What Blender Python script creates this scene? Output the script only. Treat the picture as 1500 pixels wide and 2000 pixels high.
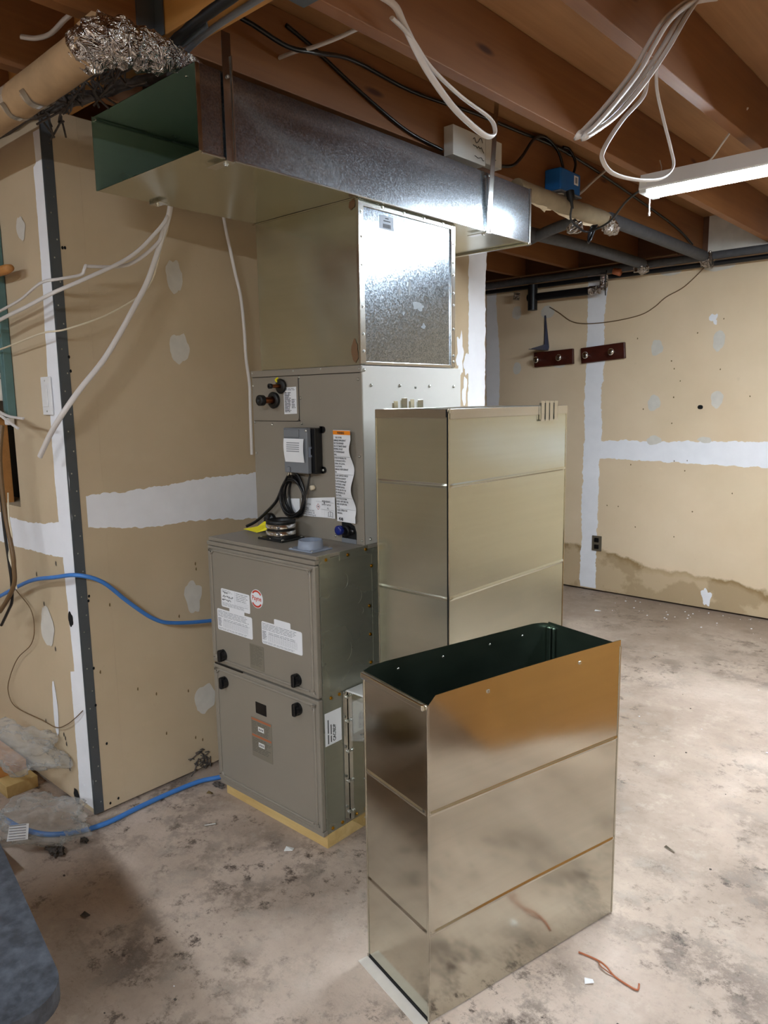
import bpy, bmesh, math, random
from mathutils import Vector, Matrix, noise
random.seed(7)
for o in list(bpy.data.objects): bpy.data.objects.remove(o)
SC = bpy.context.scene
COL = SC.collection
PI = math.pi

# ------------------------------------------------------------------ camera
YAW, PITCH, ROLL = math.radians(41.904), math.radians(-8.627), math.radians(-0.885)
fw = Vector((-math.sin(YAW)*math.cos(PITCH), math.cos(YAW)*math.cos(PITCH), math.sin(PITCH)))
rt = Vector((math.cos(YAW), math.sin(YAW), 0)); up = rt.cross(fw)
r2 = rt*math.cos(ROLL)+up*math.sin(ROLL); u2 = up*math.cos(ROLL)-rt*math.sin(ROLL)
cd = bpy.data.cameras.new('camera'); cam = bpy.data.objects.new('camera', cd); COL.objects.link(cam)
m = Matrix((( r2.x,u2.x,-fw.x,2.289),(r2.y,u2.y,-fw.y,-1.451),(r2.z,u2.z,-fw.z,1.384),(0,0,0,1)))
cam.matrix_world = m
cd.sensor_fit = 'VERTICAL'; cd.sensor_height = 36.0; cd.lens = 1445.1*36/2000; cd.clip_start = 0.02
SC.camera = cam
# ------------------------------------------------------------------ world, exposure, light strengths
w = bpy.data.worlds.new('world'); SC.world = w; w.use_nodes = True
w.node_tree.nodes['Background'].inputs[0].default_value = (0.8, 0.85, 1, 1)
w.node_tree.nodes['Background'].inputs[1].default_value = 0.0
SC.view_settings.view_transform = 'Standard'; SC.view_settings.look = 'None'
SC.view_settings.exposure = 3.8; SC.view_settings.gamma = 1.0
TUBE_FRONT = 17.0     # the visible tube
TUBE_LEFT = 6.0      # shop light left of the camera
TUBE_REAR = 23.0      # shop light behind the camera

# ------------------------------------------------------------------ materials
def lin(h):
    if isinstance(h, tuple): return (*h, 1)
    c = [int(h[i:i+2], 16)/255 for i in (0, 2, 4)]
    return tuple([x/12.92 if x <= .04045 else ((x+.055)/1.055)**2.4 for x in c]+[1])
class NT:
    def __init__(s, name):
        s.m = bpy.data.materials.new(name); s.m.use_nodes = True
        s.t = s.m.node_tree; s.n = s.t.nodes; s.b = s.n['Principled BSDF']
        s.tc = None
    def node(s, typ, **kw):
        n = s.n.new(typ)
        for k, v in kw.items():
            if k in n.inputs: n.inputs[k].default_value = v
            else: setattr(n, k, v)
        return n
    def link(s, a, b): s.t.links.new(a, b)
    def coord(s, scale=(1, 1, 1), kind='Object'):
        if not s.tc: s.tc = s.node('ShaderNodeTexCoord')
        mp = s.node('ShaderNodeMapping'); mp.inputs['Scale'].default_value = scale
        s.link(s.tc.outputs[kind], mp.inputs[0]); return mp.outputs[0]
    def noise(s, sc, det=4, rough=.55, coord=None, dist=0):
        n = s.node('ShaderNodeTexNoise'); n.inputs['Scale'].default_value = sc; n.inputs['Detail'].default_value = det
        n.inputs['Roughness'].default_value = rough; n.inputs['Distortion'].default_value = dist
        s.link(coord or s.coord(), n.inputs['Vector']); return n.outputs['Fac']
    def ramp(s, fac, stops):
        r = s.node('ShaderNodeValToRGB'); e = r.color_ramp.elements
        while len(e) < len(stops): e.new(.5)
        for i, (p, c) in enumerate(stops): e[i].position = p; e[i].color = lin(c)
        s.link(fac, r.inputs[0]); return r.outputs[0]
    def mix(s, fac, a, b, mode='MIX'):
        x = s.node('ShaderNodeMix'); x.data_type = 'RGBA'; x.blend_type = mode
        for sk, v in ((x.inputs[0], fac), (x.inputs[6], a), (x.inputs[7], b)):
            if hasattr(v, 'is_output'): s.link(v, sk)
            elif isinstance(v, (int, float)): sk.default_value = v
            else: sk.default_value = lin(v)
        return x.outputs[2]
    def bump(s, h, strength=.3, dist=.01):
        b = s.node('ShaderNodeBump'); b.inputs['Strength'].default_value = strength; b.inputs['Distance'].default_value = dist
        s.link(h, b.inputs['Height']); s.link(b.outputs[0], s.b.inputs['Normal'])
    def base(s, c):
        if hasattr(c, 'is_output'): s.link(c, s.b.inputs['Base Color'])
        else: s.b.inputs['Base Color'].default_value = lin(c)
    def set(s, **kw):
        for k, v in kw.items(): s.b.inputs[k.replace('_', ' ')].default_value = v
def plain(name, c, rough=.5, metal=0, var=.0, sc=30, bump=0, **kw):
    t = NT(name); t.set(Roughness=rough, Metallic=metal, **kw)
    if var:
        f = t.noise(sc, 5)
        a = t.ramp(f, [(.3, tuple(v*(1-var) for v in lin(c)[:3])), (.7, tuple(min(1, v*(1+var)) for v in lin(c)[:3]))])
        t.base(a)
        if bump: t.bump(f, bump, .004)
    else: t.base(c)
    return t.m
def galv(name, c, rough=.24, spangle=0, wav=.12, streak=(1.2, 1.2, 60), metal=1.0, smudge=0):
    t = NT(name); t.set(Metallic=metal)
    f = t.noise(1.0, 3, .6, t.coord(streak)); g = t.noise(4, 3)
    col = t.mix(.5, t.ramp(f, [(.3, tuple(v*.90 for v in lin(c)[:3])), (.7, lin(c)[:3])]),
                t.ramp(g, [(.3, tuple(v*.92 for v in lin(c)[:3])), (.75, lin(c)[:3])]))
    rr = t.ramp(g, [(.3, (rough*.85,)*3), (.7, (rough*1.25,)*3)])
    if spangle:
        v = t.node('ShaderNodeTexVoronoi'); v.inputs['Scale'].default_value = 300
        t.link(t.coord(), v.inputs['Vector'])
        sx = t.node('ShaderNodeSeparateColor'); t.link(v.outputs['Color'], sx.inputs[0])
        col = t.mix(spangle, col, t.ramp(sx.outputs[0], [(.0, 'aab0b4'), (1.0, 'ffffff')]), 'MULTIPLY')
        rr = t.ramp(sx.outputs[1], [(.0, (rough*(1-.3*spangle),)*3), (1, (rough*(1+.4*spangle),)*3)])
    if smudge:
        sm = t.noise(5, 6, .65, None, .8); col = t.mix(t.ramp(sm, [(.54, '000000'), (.66, '505050')]), col, '8d9092')
    t.base(col); t.link(rr, t.b.inputs['Roughness'])
    if wav: t.bump(t.noise(1.6, 2), wav, .02)
    return t.m
M = {}
M['galv'] = galv('galvanized_steel', 'd0cdc0', .115, wav=.10)
M['galv_smooth'] = galv('galvanized_sheet', 'cccbb8', .20, wav=0, metal=.93)
M['galv_pale'] = galv('pale_galvanized_steel', 'd2d3c2', .19, wav=0, metal=.93)
M['galv_shaded'] = galv('galvanized_shaded_inner', '8f9c90', .30)  # inside of the loose ducts: dim green interreflection put into the steel colour
M['galv_lit_inner'] = galv('galvanized_lit_inner', 'a9c2ae', .30, wav=0, metal=.72)  # inside of the trunk: paler copy, green bounced light put into the colour
M['spangle'] = galv('spangled_steel', 'c6cdd4', .18, spangle=.55, wav=0)
M['spangle_smudged'] = galv('smudged_spangled_steel', 'c4ced8', .15, spangle=.8, wav=0, smudge=1)
M['bright'] = galv('bright_steel', 'd8d8d4', .16)
M['chrome'] = plain('chrome', 'dcdcdc', .18, 1)
M['zinc'] = plain('zinc_screw', 'c8c9c4', .3, 1)
M['brass'] = plain('brass_screw', 'c79a3a', .3, 1)
M['copper'] = plain('copper', '8a4f2c', .3, 1, .2)
M['enamel'] = plain('taupe_enamel', '8f877b', .38, .15, .03, 4)
M['enamel_side'] = galv('olive_grey_steel', '9a998a', .26, wav=0, metal=.6)
M['enamel_lit'] = plain('lit_taupe_enamel', 'b9b5ae', .4, 0, .03, 4)  # taupe enamel paled, the lamp light on the coil side is in the colour
M['black'] = plain('black_plastic', '0d0d0f', .28)
M['rubber'] = plain('black_rubber', '0b0b0b', .5)
M['blackwire'] = plain('black_cable_jacket', '0e0e10', .3)
M['greyplastic'] = plain('grey_plastic', '74777c', .45)
M['bluegrey'] = plain('blue_grey_plastic', '8a93a3', .45)
M['bluecap'] = plain('blue_cap', '10206e', .3)
M['bluepaint'] = plain('blue_box_plastic', '1460a8', .45)
M['yellow'] = plain('yellow_tag', 'e6d80e', .5)
M['paper'] = plain('white_label', 'e6e7ea', .45)
M['paperedge'] = plain('label_paper', 'dcdcd8', .6)
M['ink'] = plain('print_ink', '26262a', .6)
M['inkgrey'] = plain('grey_print', '8a8c92', .6)
M['inkfaint'] = plain('faint_print', '5f5a50', .6)
M['redink'] = plain('red_print', 'c23a22', .5)
M['orange'] = plain('orange_warning', 'f08a12', .5)
M['rust'] = plain('rust_orange', 'a8603c', .6)
M['reflectpatch'] = plain('painted_orange_reflection', '94755a', .35, .7)  # colour of the orange reflections painted at the plenum corner
M['greysmudge'] = plain('grey_smudge', '6c7074', .5)
M['dulllabel'] = plain('taupe_label', '7b7466', .55)
M['white'] = plain('white_plastic', 'e3e2e2', .4)
M['nm'] = plain('off_white_cable_jacket', 'd2cbc6', .42)
M['cream'] = plain('cream_wire', 'd9cbb0', .5)
M['bluecable'] = plain('blue_cable_jacket', '3f79c0', .4)
M['brownwire'] = plain('brown_cable_jacket', '6e5436', .5)
M['compound'] = plain('joint_compound', 'eaeaee', .85, 0, .03, 12)
M['greypatch'] = plain('grey_joint_compound', 'd0cac0', .85, 0, .06, 20)
M['hole'] = plain('dark_hole', '050505', .9)
M['beadmetal'] = plain('corner_bead_steel', '5b6064', .45, .5, .06, 8)
M['foam'] = plain('grey_pipe_foam', '4b4c50', .8, 0, .15, 30, .3)
M['blackpipe'] = plain('black_abs_pipe', '0d0e12', .4)
M['beigewrap'] = plain('beige_pipe_wrap', '97886f', .85, 0, .15, 14, .3)
M['card'] = plain('brown_paper_wrap', 'a98a66', .75, 0, .14, 18, .2)
M['cardbox'] = plain('brown_cardboard', 'b07f42', .75, 0, .06, 6)
M['tape'] = plain('aluminium_tape', 'cfcfd2', .25, 1)
t = NT('crumpled_foil'); t.set(Metallic=1, Roughness=.16); t.base('bdb7b3'); t.bump(t.noise(30, 3, .6, None, 1.5), .8, .04); M['foil'] = t.m
M['lint'] = plain('grey_lint', '4e4742', .95, 0, .4, 60, .5)
M['teal'] = plain('teal_painted_steel', '5c7c7c', .5, .2, .1, 12)
M['darkwood'] = plain('reddish_stained_wood', '431a11', .35, 0, .25, 20)
M['greybracket'] = plain('blue_grey_bracket', '5c5f72', .4, .5)
M['brownoutlet'] = plain('brown_outlet', '5f5648', .5)
t = NT('slate_tabletop'); t.set(Roughness=.55); t.base(t.mix(.5, t.ramp(t.noise(9, 8, .7), [(.38, '25272c'), (.62, '42464e')]), t.ramp(t.noise(40, 4, .6), [(.4, '2b2d32'), (.66, '54585f')]))); t.bump(t.noise(30, 6, .7), .35, .004); M['slate'] = t.m
M['leaf'] = plain('dry_leaf', '6e5a36', .8)
def wood(name, a, b, scale=(30, 1.2, 30), rough=.6, kn=True):
    t = NT(name); t.set(Roughness=rough)
    f = t.noise(1.0, 6, .6, t.coord(scale), .6); g = t.noise(2.3, 2)
    c = t.mix(.45, t.ramp(f, [(.3, a), (.7, b)]), t.ramp(g, [(.3, a), (.7, b)]))
    if kn:
        k = t.node('ShaderNodeTexVoronoi'); k.inputs['Scale'].default_value = 1.0
        t.link(t.coord((5, 2.2, 9)), k.inputs['Vector'])
        c = t.mix(t.ramp(k.outputs['Distance'], [(.05, 'ffffff'), (.12, '000000')]), c, '4a2614')
    t.base(c); t.bump(f, .15, .003); return t.m
M['joist'] = wood('joist_lumber', '774a27', '946236')
M['joist2'] = wood('header_lumber', 'a0682e', 'c08a46', (1.2, 30, 30))
M['ply'] = wood('subfloor_plywood', '946840', 'ae8256', (50, 2, 2))
M['pine'] = wood('pale_pine', 'b08d50', 'd8bd84', (3, 25, 25))
M['dowel'] = wood('orange_dowel', 'a06a34', 'c68a4c', (3, 30, 30), kn=False)
M['rimwood'] = wood('dark_rim_board', '4c3020', '6a452c', (2, 20, 30))
def wallmat(name, a, b, stain=False, streak=None):
    t = NT(name); t.set(Roughness=.8)
    f = t.noise(1.6, 5, .6); c = t.ramp(f, [(.3, a), (.7, b)])
    s = t.noise(26, 3, .5)
    c = t.mix(t.ramp(s, [(.70, '000000'), (.76, '505050')]), c, '8a7250')
    if stain:
        sp = t.node('ShaderNodeSeparateXYZ'); t.link(t.coord(), sp.inputs[0])
        n = t.noise(2.2, 6, .6)
        a1 = t.node('ShaderNodeMath', operation='MULTIPLY_ADD'); t.link(n, a1.inputs[0]); a1.inputs[1].default_value = .34
        t.link(sp.outputs[2], a1.inputs[2])
        x1 = t.node('ShaderNodeMath', operation='MULTIPLY_ADD'); t.link(sp.outputs[0], x1.inputs[0]); x1.inputs[1].default_value = .10
        t.link(a1.outputs[0], x1.inputs[2])
        inner = t.mix(t.ramp(t.noise(3.1, 5, .6), [(.47, '000000'), (.52, 'ffffff')]), '93784f', 'b39a76')
        c = t.mix(t.ramp(x1.outputs[0], [(.39, 'd8d8d8'), (.43, 'ffffff'), (.45, '000000')]), c, inner)
    t.base(c); t.bump(t.noise(60, 3), .06, .003); return t.m
M['wall'] = wallmat('tan_drywall', 'bba789', 'c9b598')
M['wallC'] = wallmat('tan_drywall_water_stained', 'd6c0a0', 'e1ccae', True)
# concrete floor
t = NT('concrete_floor'); t.set(Roughness=.62)
f = t.noise(1.1, 8, .62); c = t.ramp(f, [(.35, '978474'), (.5, 'b19e8e'), (.65, 'c9b7a7')])
def mul(a, b):
    n = t.node('ShaderNodeMath', operation='MULTIPLY'); t.link(a, n.inputs[0])
    if hasattr(b, 'is_output'): t.link(b, n.inputs[1])
    else: n.inputs[1].default_value = b
    return n.outputs[0]
wv = t.noise(1.7, 10, .70); c = t.mix(t.ramp(wv, [(.44, '000000'), (.58, '707070'), (.66, 'a0a0a0')]), c, '77675a')
clus = t.ramp(t.noise(1.9, 3, .5, t.coord((1, 1, 1))), [(.42, '0c0c0c'), (.60, 'ffffff')])
d2 = t.noise(5.5, 10, .78); c = t.mix(mul(t.ramp(d2, [(.50, '000000'), (.60, 'ffffff')]), mul(clus, .95)), c, '5c4d42')
d3 = t.noise(15, 9, .8); c = t.mix(mul(t.ramp(d3, [(.54, '000000'), (.62, 'ffffff')]), mul(clus, 1.0)), c, '46392f')
gr = t.noise(42, 6, .7); c = t.mix(t.ramp(gr, [(.52, '000000'), (.66, '747474')]), c, '6d5f53')
lt = t.noise(11, 9, .75); c = t.mix(t.ramp(lt, [(.52, '000000'), (.62, '707070')]), c, 'e8dccc')
sp = t.noise(90, 2); c = t.mix(t.ramp(sp, [(.68, '000000'), (.74, 'a0a0a0')]), c, '574a40')
pk = t.noise(1.0, 3); c = t.mix(t.ramp(pk, [(.52, '000000'), (.75, '303030')]), c, 'c9a394')
s3 = t.node('ShaderNodeSeparateXYZ'); t.link(t.coord(), s3.inputs[0])
mm = t.node('ShaderNodeMath', operation='MULTIPLY_ADD'); t.link(wv, mm.inputs[0]); mm.inputs[1].default_value = 2.4; t.link(s3.outputs[1], mm.inputs[2])
mr = t.node('ShaderNodeMapRange'); t.link(mm.outputs[0], mr.inputs[0]); mr.inputs[1].default_value = 3.2; mr.inputs[2].default_value = 4.5; mr.inputs[4].default_value = .6
c = t.mix(mr.outputs[0], c, '75624f')
t.base(c); t.bump(t.noise(26, 9, .72), .45, .008); M['floor'] = t.m
# clear plastic film
def film(name, tint, mixf):
    t = NT(name); n = t.n
    tr = t.node('ShaderNodeBsdfTransparent'); tr.inputs[0].default_value = (.93, .93, .92, 1)
    mx = t.node('ShaderNodeMixShader'); lw = t.node('ShaderNodeLayerWeight'); lw.inputs[0].default_value = .35
    mr = t.node('ShaderNodeMapRange'); t.link(lw.outputs['Facing'], mr.inputs[0]); mr.inputs[3].default_value = mixf*.35; mr.inputs[4].default_value = min(1, mixf*1.8)
    t.link(mr.outputs[0], mx.inputs[0])
    t.base(tint); t.set(Roughness=.12)
    t.link(tr.outputs[0], mx.inputs[1]); t.link(t.b.outputs[0], mx.inputs[2])
    t.bump(t.noise(28, 4, .6), .7, .012)
    t.link(mx.outputs[0], n['Material Output'].inputs[0]); return t.m
M['film'] = film('clear_plastic_film', 'e6e6e4', .24)
def emis(name, c, s):
    t = NT(name); t.base('ffffff'); t.b.inputs['Emission Color'].default_value = lin(c); t.b.inputs['Emission Strength'].default_value = s; return t.m

# ------------------------------------------------------------------ mesh building
ORG = {}
def box_bm(x0, x1, y0, y1, z0, z1, bev=0, seg=2):
    b = bmesh.new(); bmesh.ops.create_cube(b, size=1)
    for v in b.verts: v.co = Vector(((x0+x1)/2+v.co.x*(x1-x0), (y0+y1)/2+v.co.y*(y1-y0), (z0+z1)/2+v.co.z*(z1-z0)))
    if bev: bmesh.ops.bevel(b, geom=b.edges[:], offset=bev, segments=seg, affect='EDGES', profile=.5)
    return b
SPLIT = {'screws': 'screw', 'bolts': 'bolt', 'dimples': 'dimple', 'bare_ends': 'bare_end', **{k: k for k in ('corner_seam', 'front_rail', 'reflection_patch', 'stiffening_bead', 'foil_tape', 'side_tab', 'knockout_outline', 'corner_flange', 'tape_band', 'silver_patch', 'end_cap', 'hanging_chain', 'smudge', 'breaker_row', 'inner_bracket', 'seam_gap', 'foil_joint', 'foam_sleeve', 'inner_seam', 'white_clip', 'top_rim', 'seam_lip', 'end_hem', 'mounting_flange', 'strap_band', 'handwriting')}}
class MB:
    def __init__(s): s.v = []; s.f = []; s.mi = []; s.sm = []
    def add(s, vs, fs, mi=0, smooth=False):
        o = len(s.v); s.v += [Vector(v) for v in vs]
        for f in fs: s.f.append([o+i for i in f]); s.mi.append(mi); s.sm.append(smooth)
        return s
    def bm(s, b, mi=0, smooth=False, M4=None):
        b.verts.index_update()
        vs = [(M4 @ v.co) if M4 else v.co.copy() for v in b.verts]
        fs = [[v.index for v in f.verts] for f in b.faces]; b.free()
        return s.add(vs, fs, mi, smooth)
    def box(s, x0, x1, y0, y1, z0, z1, bev=0, mi=0, M4=None): return s.bm(box_bm(x0, x1, y0, y1, z0, z1, bev), mi, False, M4)
    def quad(s, *p, mi=0): return s.add(p, [list(range(len(p)))], mi)
    def slabpoly(s, pts, off, mi=0):      # polygon with thickness along off
        n = len(pts); p = [Vector(a) for a in pts]; q = [a+Vector(off) for a in p]
        return s.add(p+q, [list(range(n)), list(range(2*n-1, n-1, -1))]+[[i, i+n, (i+1) % n+n, (i+1) % n][::-1] for i in range(n)], mi)
    def cyl(s, a, b, r, r2=None, n=16, mi=0, caps=True):
        a, b = Vector(a), Vector(b); r2 = r if r2 is None else r2
        d = (b-a).normalized(); x = d.orthogonal().normalized(); y = d.cross(x)
        vs = []; 
        for c, rr in ((a, r), (b, r2)):
            vs += [c+(x*math.cos(2*PI*i/n)+y*math.sin(2*PI*i/n))*rr for i in range(n)]
        s.add(vs, [[i, (i+1) % n, (i+1) % n+n, i+n] for i in range(n)], mi, True)
        if caps: s.add(vs, [list(range(n))[::-1], list(range(n, 2*n))], mi)
        return s
    def lathe(s, c, axis, prof, n=24, mi=0):   # prof = [(dist along axis, radius)]
        c = Vector(c); d = Vector(axis).normalized(); x = d.orthogonal().normalized(); y = d.cross(x); vs = []
        for h, r in prof: vs += [c+d*h+(x*math.cos(2*PI*i/n)+y*math.sin(2*PI*i/n))*max(r, 1e-5) for i in range(n)]
        fs = [[k*n+i, k*n+(i+1) % n, (k+1)*n+(i+1) % n, (k+1)*n+i] for k in range(len(prof)-1) for i in range(n)]
        return s.add(vs, fs, mi, True)
    def dome(s, c, axis, r, h=None, mi=0, n=10):
        h = h or r*.6
        return s.lathe(c, axis, [(0, r), (h*.5, r*.9), (h*.9, r*.5), (h, 0)], n, mi)
    def tube(s, pts, r, n=10, mi=0, sub=6, flat=1.0, jit=0, closed=False, ref=None, smooth=True):
        P = [Vector(p) for p in pts]; rs = r if isinstance(r, (list, tuple)) else [r]*len(P)
        out = []; R = []
        K = len(P)
        rng = range(K if closed else K-1)
        for i in rng:
            g = (lambda k: P[k % K]) if closed else (lambda k: P[max(0, min(K-1, k))])
            p0, p1, p2, p3 = g(i-1), g(i), g(i+1), g(i+2)
            for j in range(sub):
                u = j/sub
                out.append(.5*((2*p1)+(p2-p0)*u+(2*p0-5*p1+4*p2-p3)*u*u+(3*p1-p0-3*p2+p3)*u**3))
                R.append(rs[i]*(1-u)+rs[(i+1) % K]*u)
        if not closed: out.append(P[-1]); R.append(rs[-1])
        N = len(out); T = []
        for i in range(N):
            a = out[(i-1) % N] if closed else out[max(0, i-1)]; b = out[(i+1) % N] if closed else out[min(N-1, i+1)]
            T.append((b-a).normalized())
        x = (Vector(ref) if ref else T[0].orthogonal()); x = (x-T[0]*x.dot(T[0])).normalized(); vs = []
        for i in range(N):
            x = (x-T[i]*x.dot(T[i])).normalized(); y = T[i].cross(x)
            for k in range(n):
                a = 2*PI*k/n; rr = R[i]*(1+(random.uniform(-jit, jit) if jit else 0))
                vs.append(out[i]+x*math.cos(a)*rr+y*math.sin(a)*rr*flat)
        fs = [[i*n+k, i*n+(k+1) % n, ((i+1) % N)*n+(k+1) % n, ((i+1) % N)*n+k] for i in range(N if closed else N-1) for k in range(n)]
        s.add(vs, fs, mi, smooth)
        if not closed: s.add(vs, [list(range(n))[::-1], [(N-1)*n+k for k in range(n)]], mi)
        return s
    def islands(s):
        n = len(s.v); par = list(range(n))
        def fd(a):
            while par[a] != a: par[a] = par[par[a]]; a = par[a]
            return a
        for f in s.f:
            r0 = fd(f[0])
            for i in f[1:]:
                q = fd(i)
                if q != r0: par[q] = r0
        G = {}
        for k, f in enumerate(s.f): G.setdefault(fd(f[0]), []).append(k)
        B = []
        for fs in G.values():
            vs = [s.v[i] for k in fs for i in s.f[k]]
            B.append([[min(v[a] for v in vs)-.0012 for a in range(3)], [max(v[a] for v in vs)+.0012 for a in range(3)], fs])
        ch = True
        while ch:
            ch = False
            for i in range(len(B)):
                for j in range(i+1, len(B)):
                    if all(B[i][0][a] <= B[j][1][a] and B[j][0][a] <= B[i][1][a] for a in range(3)):
                        B[i] = [[min(B[i][0][a], B[j][0][a]) for a in range(3)], [max(B[i][1][a], B[j][1][a]) for a in range(3)], B[i][2]+B[j][2]]
                        B.pop(j); ch = True; break
                if ch: break
        return [sorted(b[2]) for b in B]
    def build(s, name, mats, parent=None, kind=None, label=None, cat=None, group=None, loc=None):
        if parent is not None and name in SPLIT:
            nm = SPLIT[name]; isl = s.islands()
            if len(isl) > 1 or nm != name:
                out = None
                for fs in isl:
                    q = MB(); mp = {}
                    for k in fs:
                        ids = []
                        for i in s.f[k]:
                            if i not in mp: mp[i] = len(q.v); q.v.append(s.v[i])
                            ids.append(mp[i])
                        q.f.append(ids); q.mi.append(s.mi[k]); q.sm.append(s.sm[k])
                    out = q.build('+'+nm, mats, parent, kind)
                return out
        name = name.lstrip('+')
        mats = mats if isinstance(mats, (list, tuple)) else [mats]
        me = bpy.data.meshes.new(name)
        if parent is not None: org = ORG[parent.name]
        elif loc is not None: org = Vector(loc)
        elif kind == 'structure': org = Vector((0, 0, 0))
        else:
            xs = [v.x for v in s.v]; ys = [v.y for v in s.v]; org = Vector(((min(xs)+max(xs))/2, (min(ys)+max(ys))/2, min(v.z for v in s.v)))
        me.from_pydata([v-org for v in s.v], [], s.f)
        for mt in mats: me.materials.append(M[mt] if isinstance(mt, str) else mt)
        me.polygons.foreach_set('material_index', s.mi); me.polygons.foreach_set('use_smooth', s.sm); me.update()
        bb = bmesh.new(); bb.from_mesh(me); bmesh.ops.recalc_face_normals(bb, faces=bb.faces[:]) if kind != 'open' else None
        bb.to_mesh(me); bb.free()
        o = bpy.data.objects.new(name, me); COL.objects.link(o); ORG[o.name] = org
        if parent is not None: o.parent = parent
        else: o.location = org
        if kind == 'structure': o['kind'] = 'structure'
        if label: o['label'] = label
        if cat: o['category'] = cat
        if group: o['group'] = group
        return o
def thing(name, label, cat, loc, group=None, rotz=0, local=False):
    o = bpy.data.objects.new(name, None); o.empty_display_size = .1; COL.objects.link(o); o.location = loc; o.rotation_euler = (0, 0, rotz)
    o['label'] = label; o['category'] = cat
    if group: o['group'] = group
    ORG[o.name] = Vector(loc) if rotz == 0 and not local else Vector((0, 0, 0)); return o
def text_mb(mb, s, size, o, xd, yd, mi=0, nrm=None, warp=None, align='LEFT', sx=1.0, bold=0.0):
    cu = bpy.data.curves.new('t', 'FONT'); cu.body = s; cu.size = size; cu.align_x = align; cu.offset = bold; cu.resolution_u = 2
    ob = bpy.data.objects.new('t', cu); me = bpy.data.meshes.new_from_object(ob)
    o, xd, yd = Vector(o), Vector(xd), Vector(yd)
    vs = [o+xd*v.co.x*sx+yd*v.co.y for v in me.vertices]
    if warp: vs = [warp(v) for v in vs]
    mb.add(vs, [list(p.vertices) for p in me.polygons], mi)
    bpy.data.objects.remove(ob); bpy.data.curves.remove(cu); bpy.data.meshes.remove(me)
def rrect(x0, x1, z0, z1, r, n=4):
    pts = []
    for cx, cz, a0 in ((x1-r, z1-r, 0), (x0+r, z1-r, 90), (x0+r, z0+r, 180), (x1-r, z0+r, 270)):
        for k in range(n+1):
            a = math.radians(a0+90*k/n); pts.append((cx+r*math.cos(a), cz+r*math.sin(a)))
    return pts
def blob(mb, c, rx, rz, plane, off, mi, jit=.12, n=30, seed=0):
    """irregular flat patch lying on a wall plane; plane 'x' or 'y'"""
    pts = []
    for i in range(n):
        a = 2*PI*i/n; k = 1+jit*2*noise.noise(Vector((math.cos(a)*1.3+seed, math.sin(a)*1.3, seed*.7)))+random.uniform(-jit, jit)*.25
        u, z = rx*math.cos(a)*k, rz*math.sin(a)*k
        pts.append((off, c[0]+u, c[1]+z) if plane == 'x' else (c[0]+u, off, c[1]+z))
    mb.add(pts, [list(range(n)) if plane == 'x' else list(range(n))[::-1]], mi)
def strip(mb, plane, off, a0, a1, lo, hi, axis, mi=0, jit=.008, n=60, seed=0):
    n *= 3
    """strip with ragged edges on a wall. axis='h': runs along the wall from a0 to a1 between heights lo/hi (functions of a);
    axis='v': runs up from a0 to a1 between positions lo/hi (functions of z)"""
    A = []; B = []
    for i in range(n+1):
        a = a0+(a1-a0)*i/n
        w3 = lambda q: noise.noise(Vector((a*4, q, 0)))*1.1+noise.noise(Vector((a*17, q, 3)))*.8+noise.noise(Vector((a*50, q, 6)))*.5+random.uniform(-.15, .15)
        j1 = jit*w3(seed); j2 = jit*w3(seed+5)
        l, h = lo(a)+j1, hi(a)+j2
        if axis == 'h': p, q = (a, l), (a, h)
        else: p, q = (l, a), (h, a)
        A.append((off, p[0], p[1]) if plane == 'x' else (p[0], off, p[1])); B.append((off, q[0], q[1]) if plane == 'x' else (q[0], off, q[1]))
    mb.add(A+B, [[i, i+1, i+1+n+1, i+n+1] for i in range(n)], mi)
def screw(mb, p, nrm, r=.004, mi=0):
    mb.cyl(p, Vector(p)+Vector(nrm)*r*.4, r*1.35, n=12, mi=mi); mb.cyl(Vector(p)+Vector(nrm)*r*.4, Vector(p)+Vector(nrm)*r*1.1, r*.85, n=6, mi=mi)

# ================================================================== SETTING
YC = 3.41; YA = -.384; ZJ = 2.25; ZS = 2.46
MB().box(-2.6, 4.6, -4.2, YC+.1, -.1, 0).build('floor', 'floor', kind='structure')
MB().box(-2.6, 4.6, -4.2, YC+.1, ZS, ZS+.03).build('ceiling', 'ply', kind='structure')
# wall behind the furnace (x = 0)
b = MB().box(-.11, 0, YA+.1102, 1.93, .012, ZJ-.002)
strip(b, 'x', .0012, YA+.05, .9, lambda y: .985-.05*max(0, min(1, (y+.35)/.7)), lambda y: 1.092+.03*(y+.35), 'h', 1, .010)
strip(b, 'x', .0012, .05, ZJ-.01, lambda z: 1.775, lambda z: 1.93, 'v', 1, .012, seed=3)
for y, z, rx, rz in ((.038, 1.814, .028, .055), (.043, 1.573, .035, .05), (.045, .68, .035, .062), (.07, .28, .04, .055)): blob(b, (y, z), rx, rz, 'x', .0012, 2, .18, seed=y*50+z)
for y, z, rx, rz in ((1.70, 1.60, .03, .09), (1.74, 1.42, .02, .05), (1.76, 1.56, .02, .04)): blob(b, (y, z), rx, rz, 'x', .0014, 1, .5, seed=y*20+z)
for y, z in ((-.348, 1.856), (-.34, 1.857), (-.354, 1.53), (-.352, 1.487), (-.349, .765), (-.352, .75), (-.352, .52), (-.355, .392), (-.327, .246), (-.33, .03), (-.30, .035)): blob(b, (y, z), .004, .005, 'x', .0016, 3, .1, 10)
for y, z in ((-.33, .5), (-.02, .62), (-.18, .68), (-.28, .72), (-.20, .40), (.0, .33), (.02, .14), (-.1, .2), (-.13, .36), (.05, .12), (.06, .8), (.062, .78)): blob(b, (y, z), .003, .006, 'x', .0014, 4, .3, 8)
b.build('wall_left_rear', ['wall', 'compound', 'greypatch', 'hole', 'leaf'], kind='structure')
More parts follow.
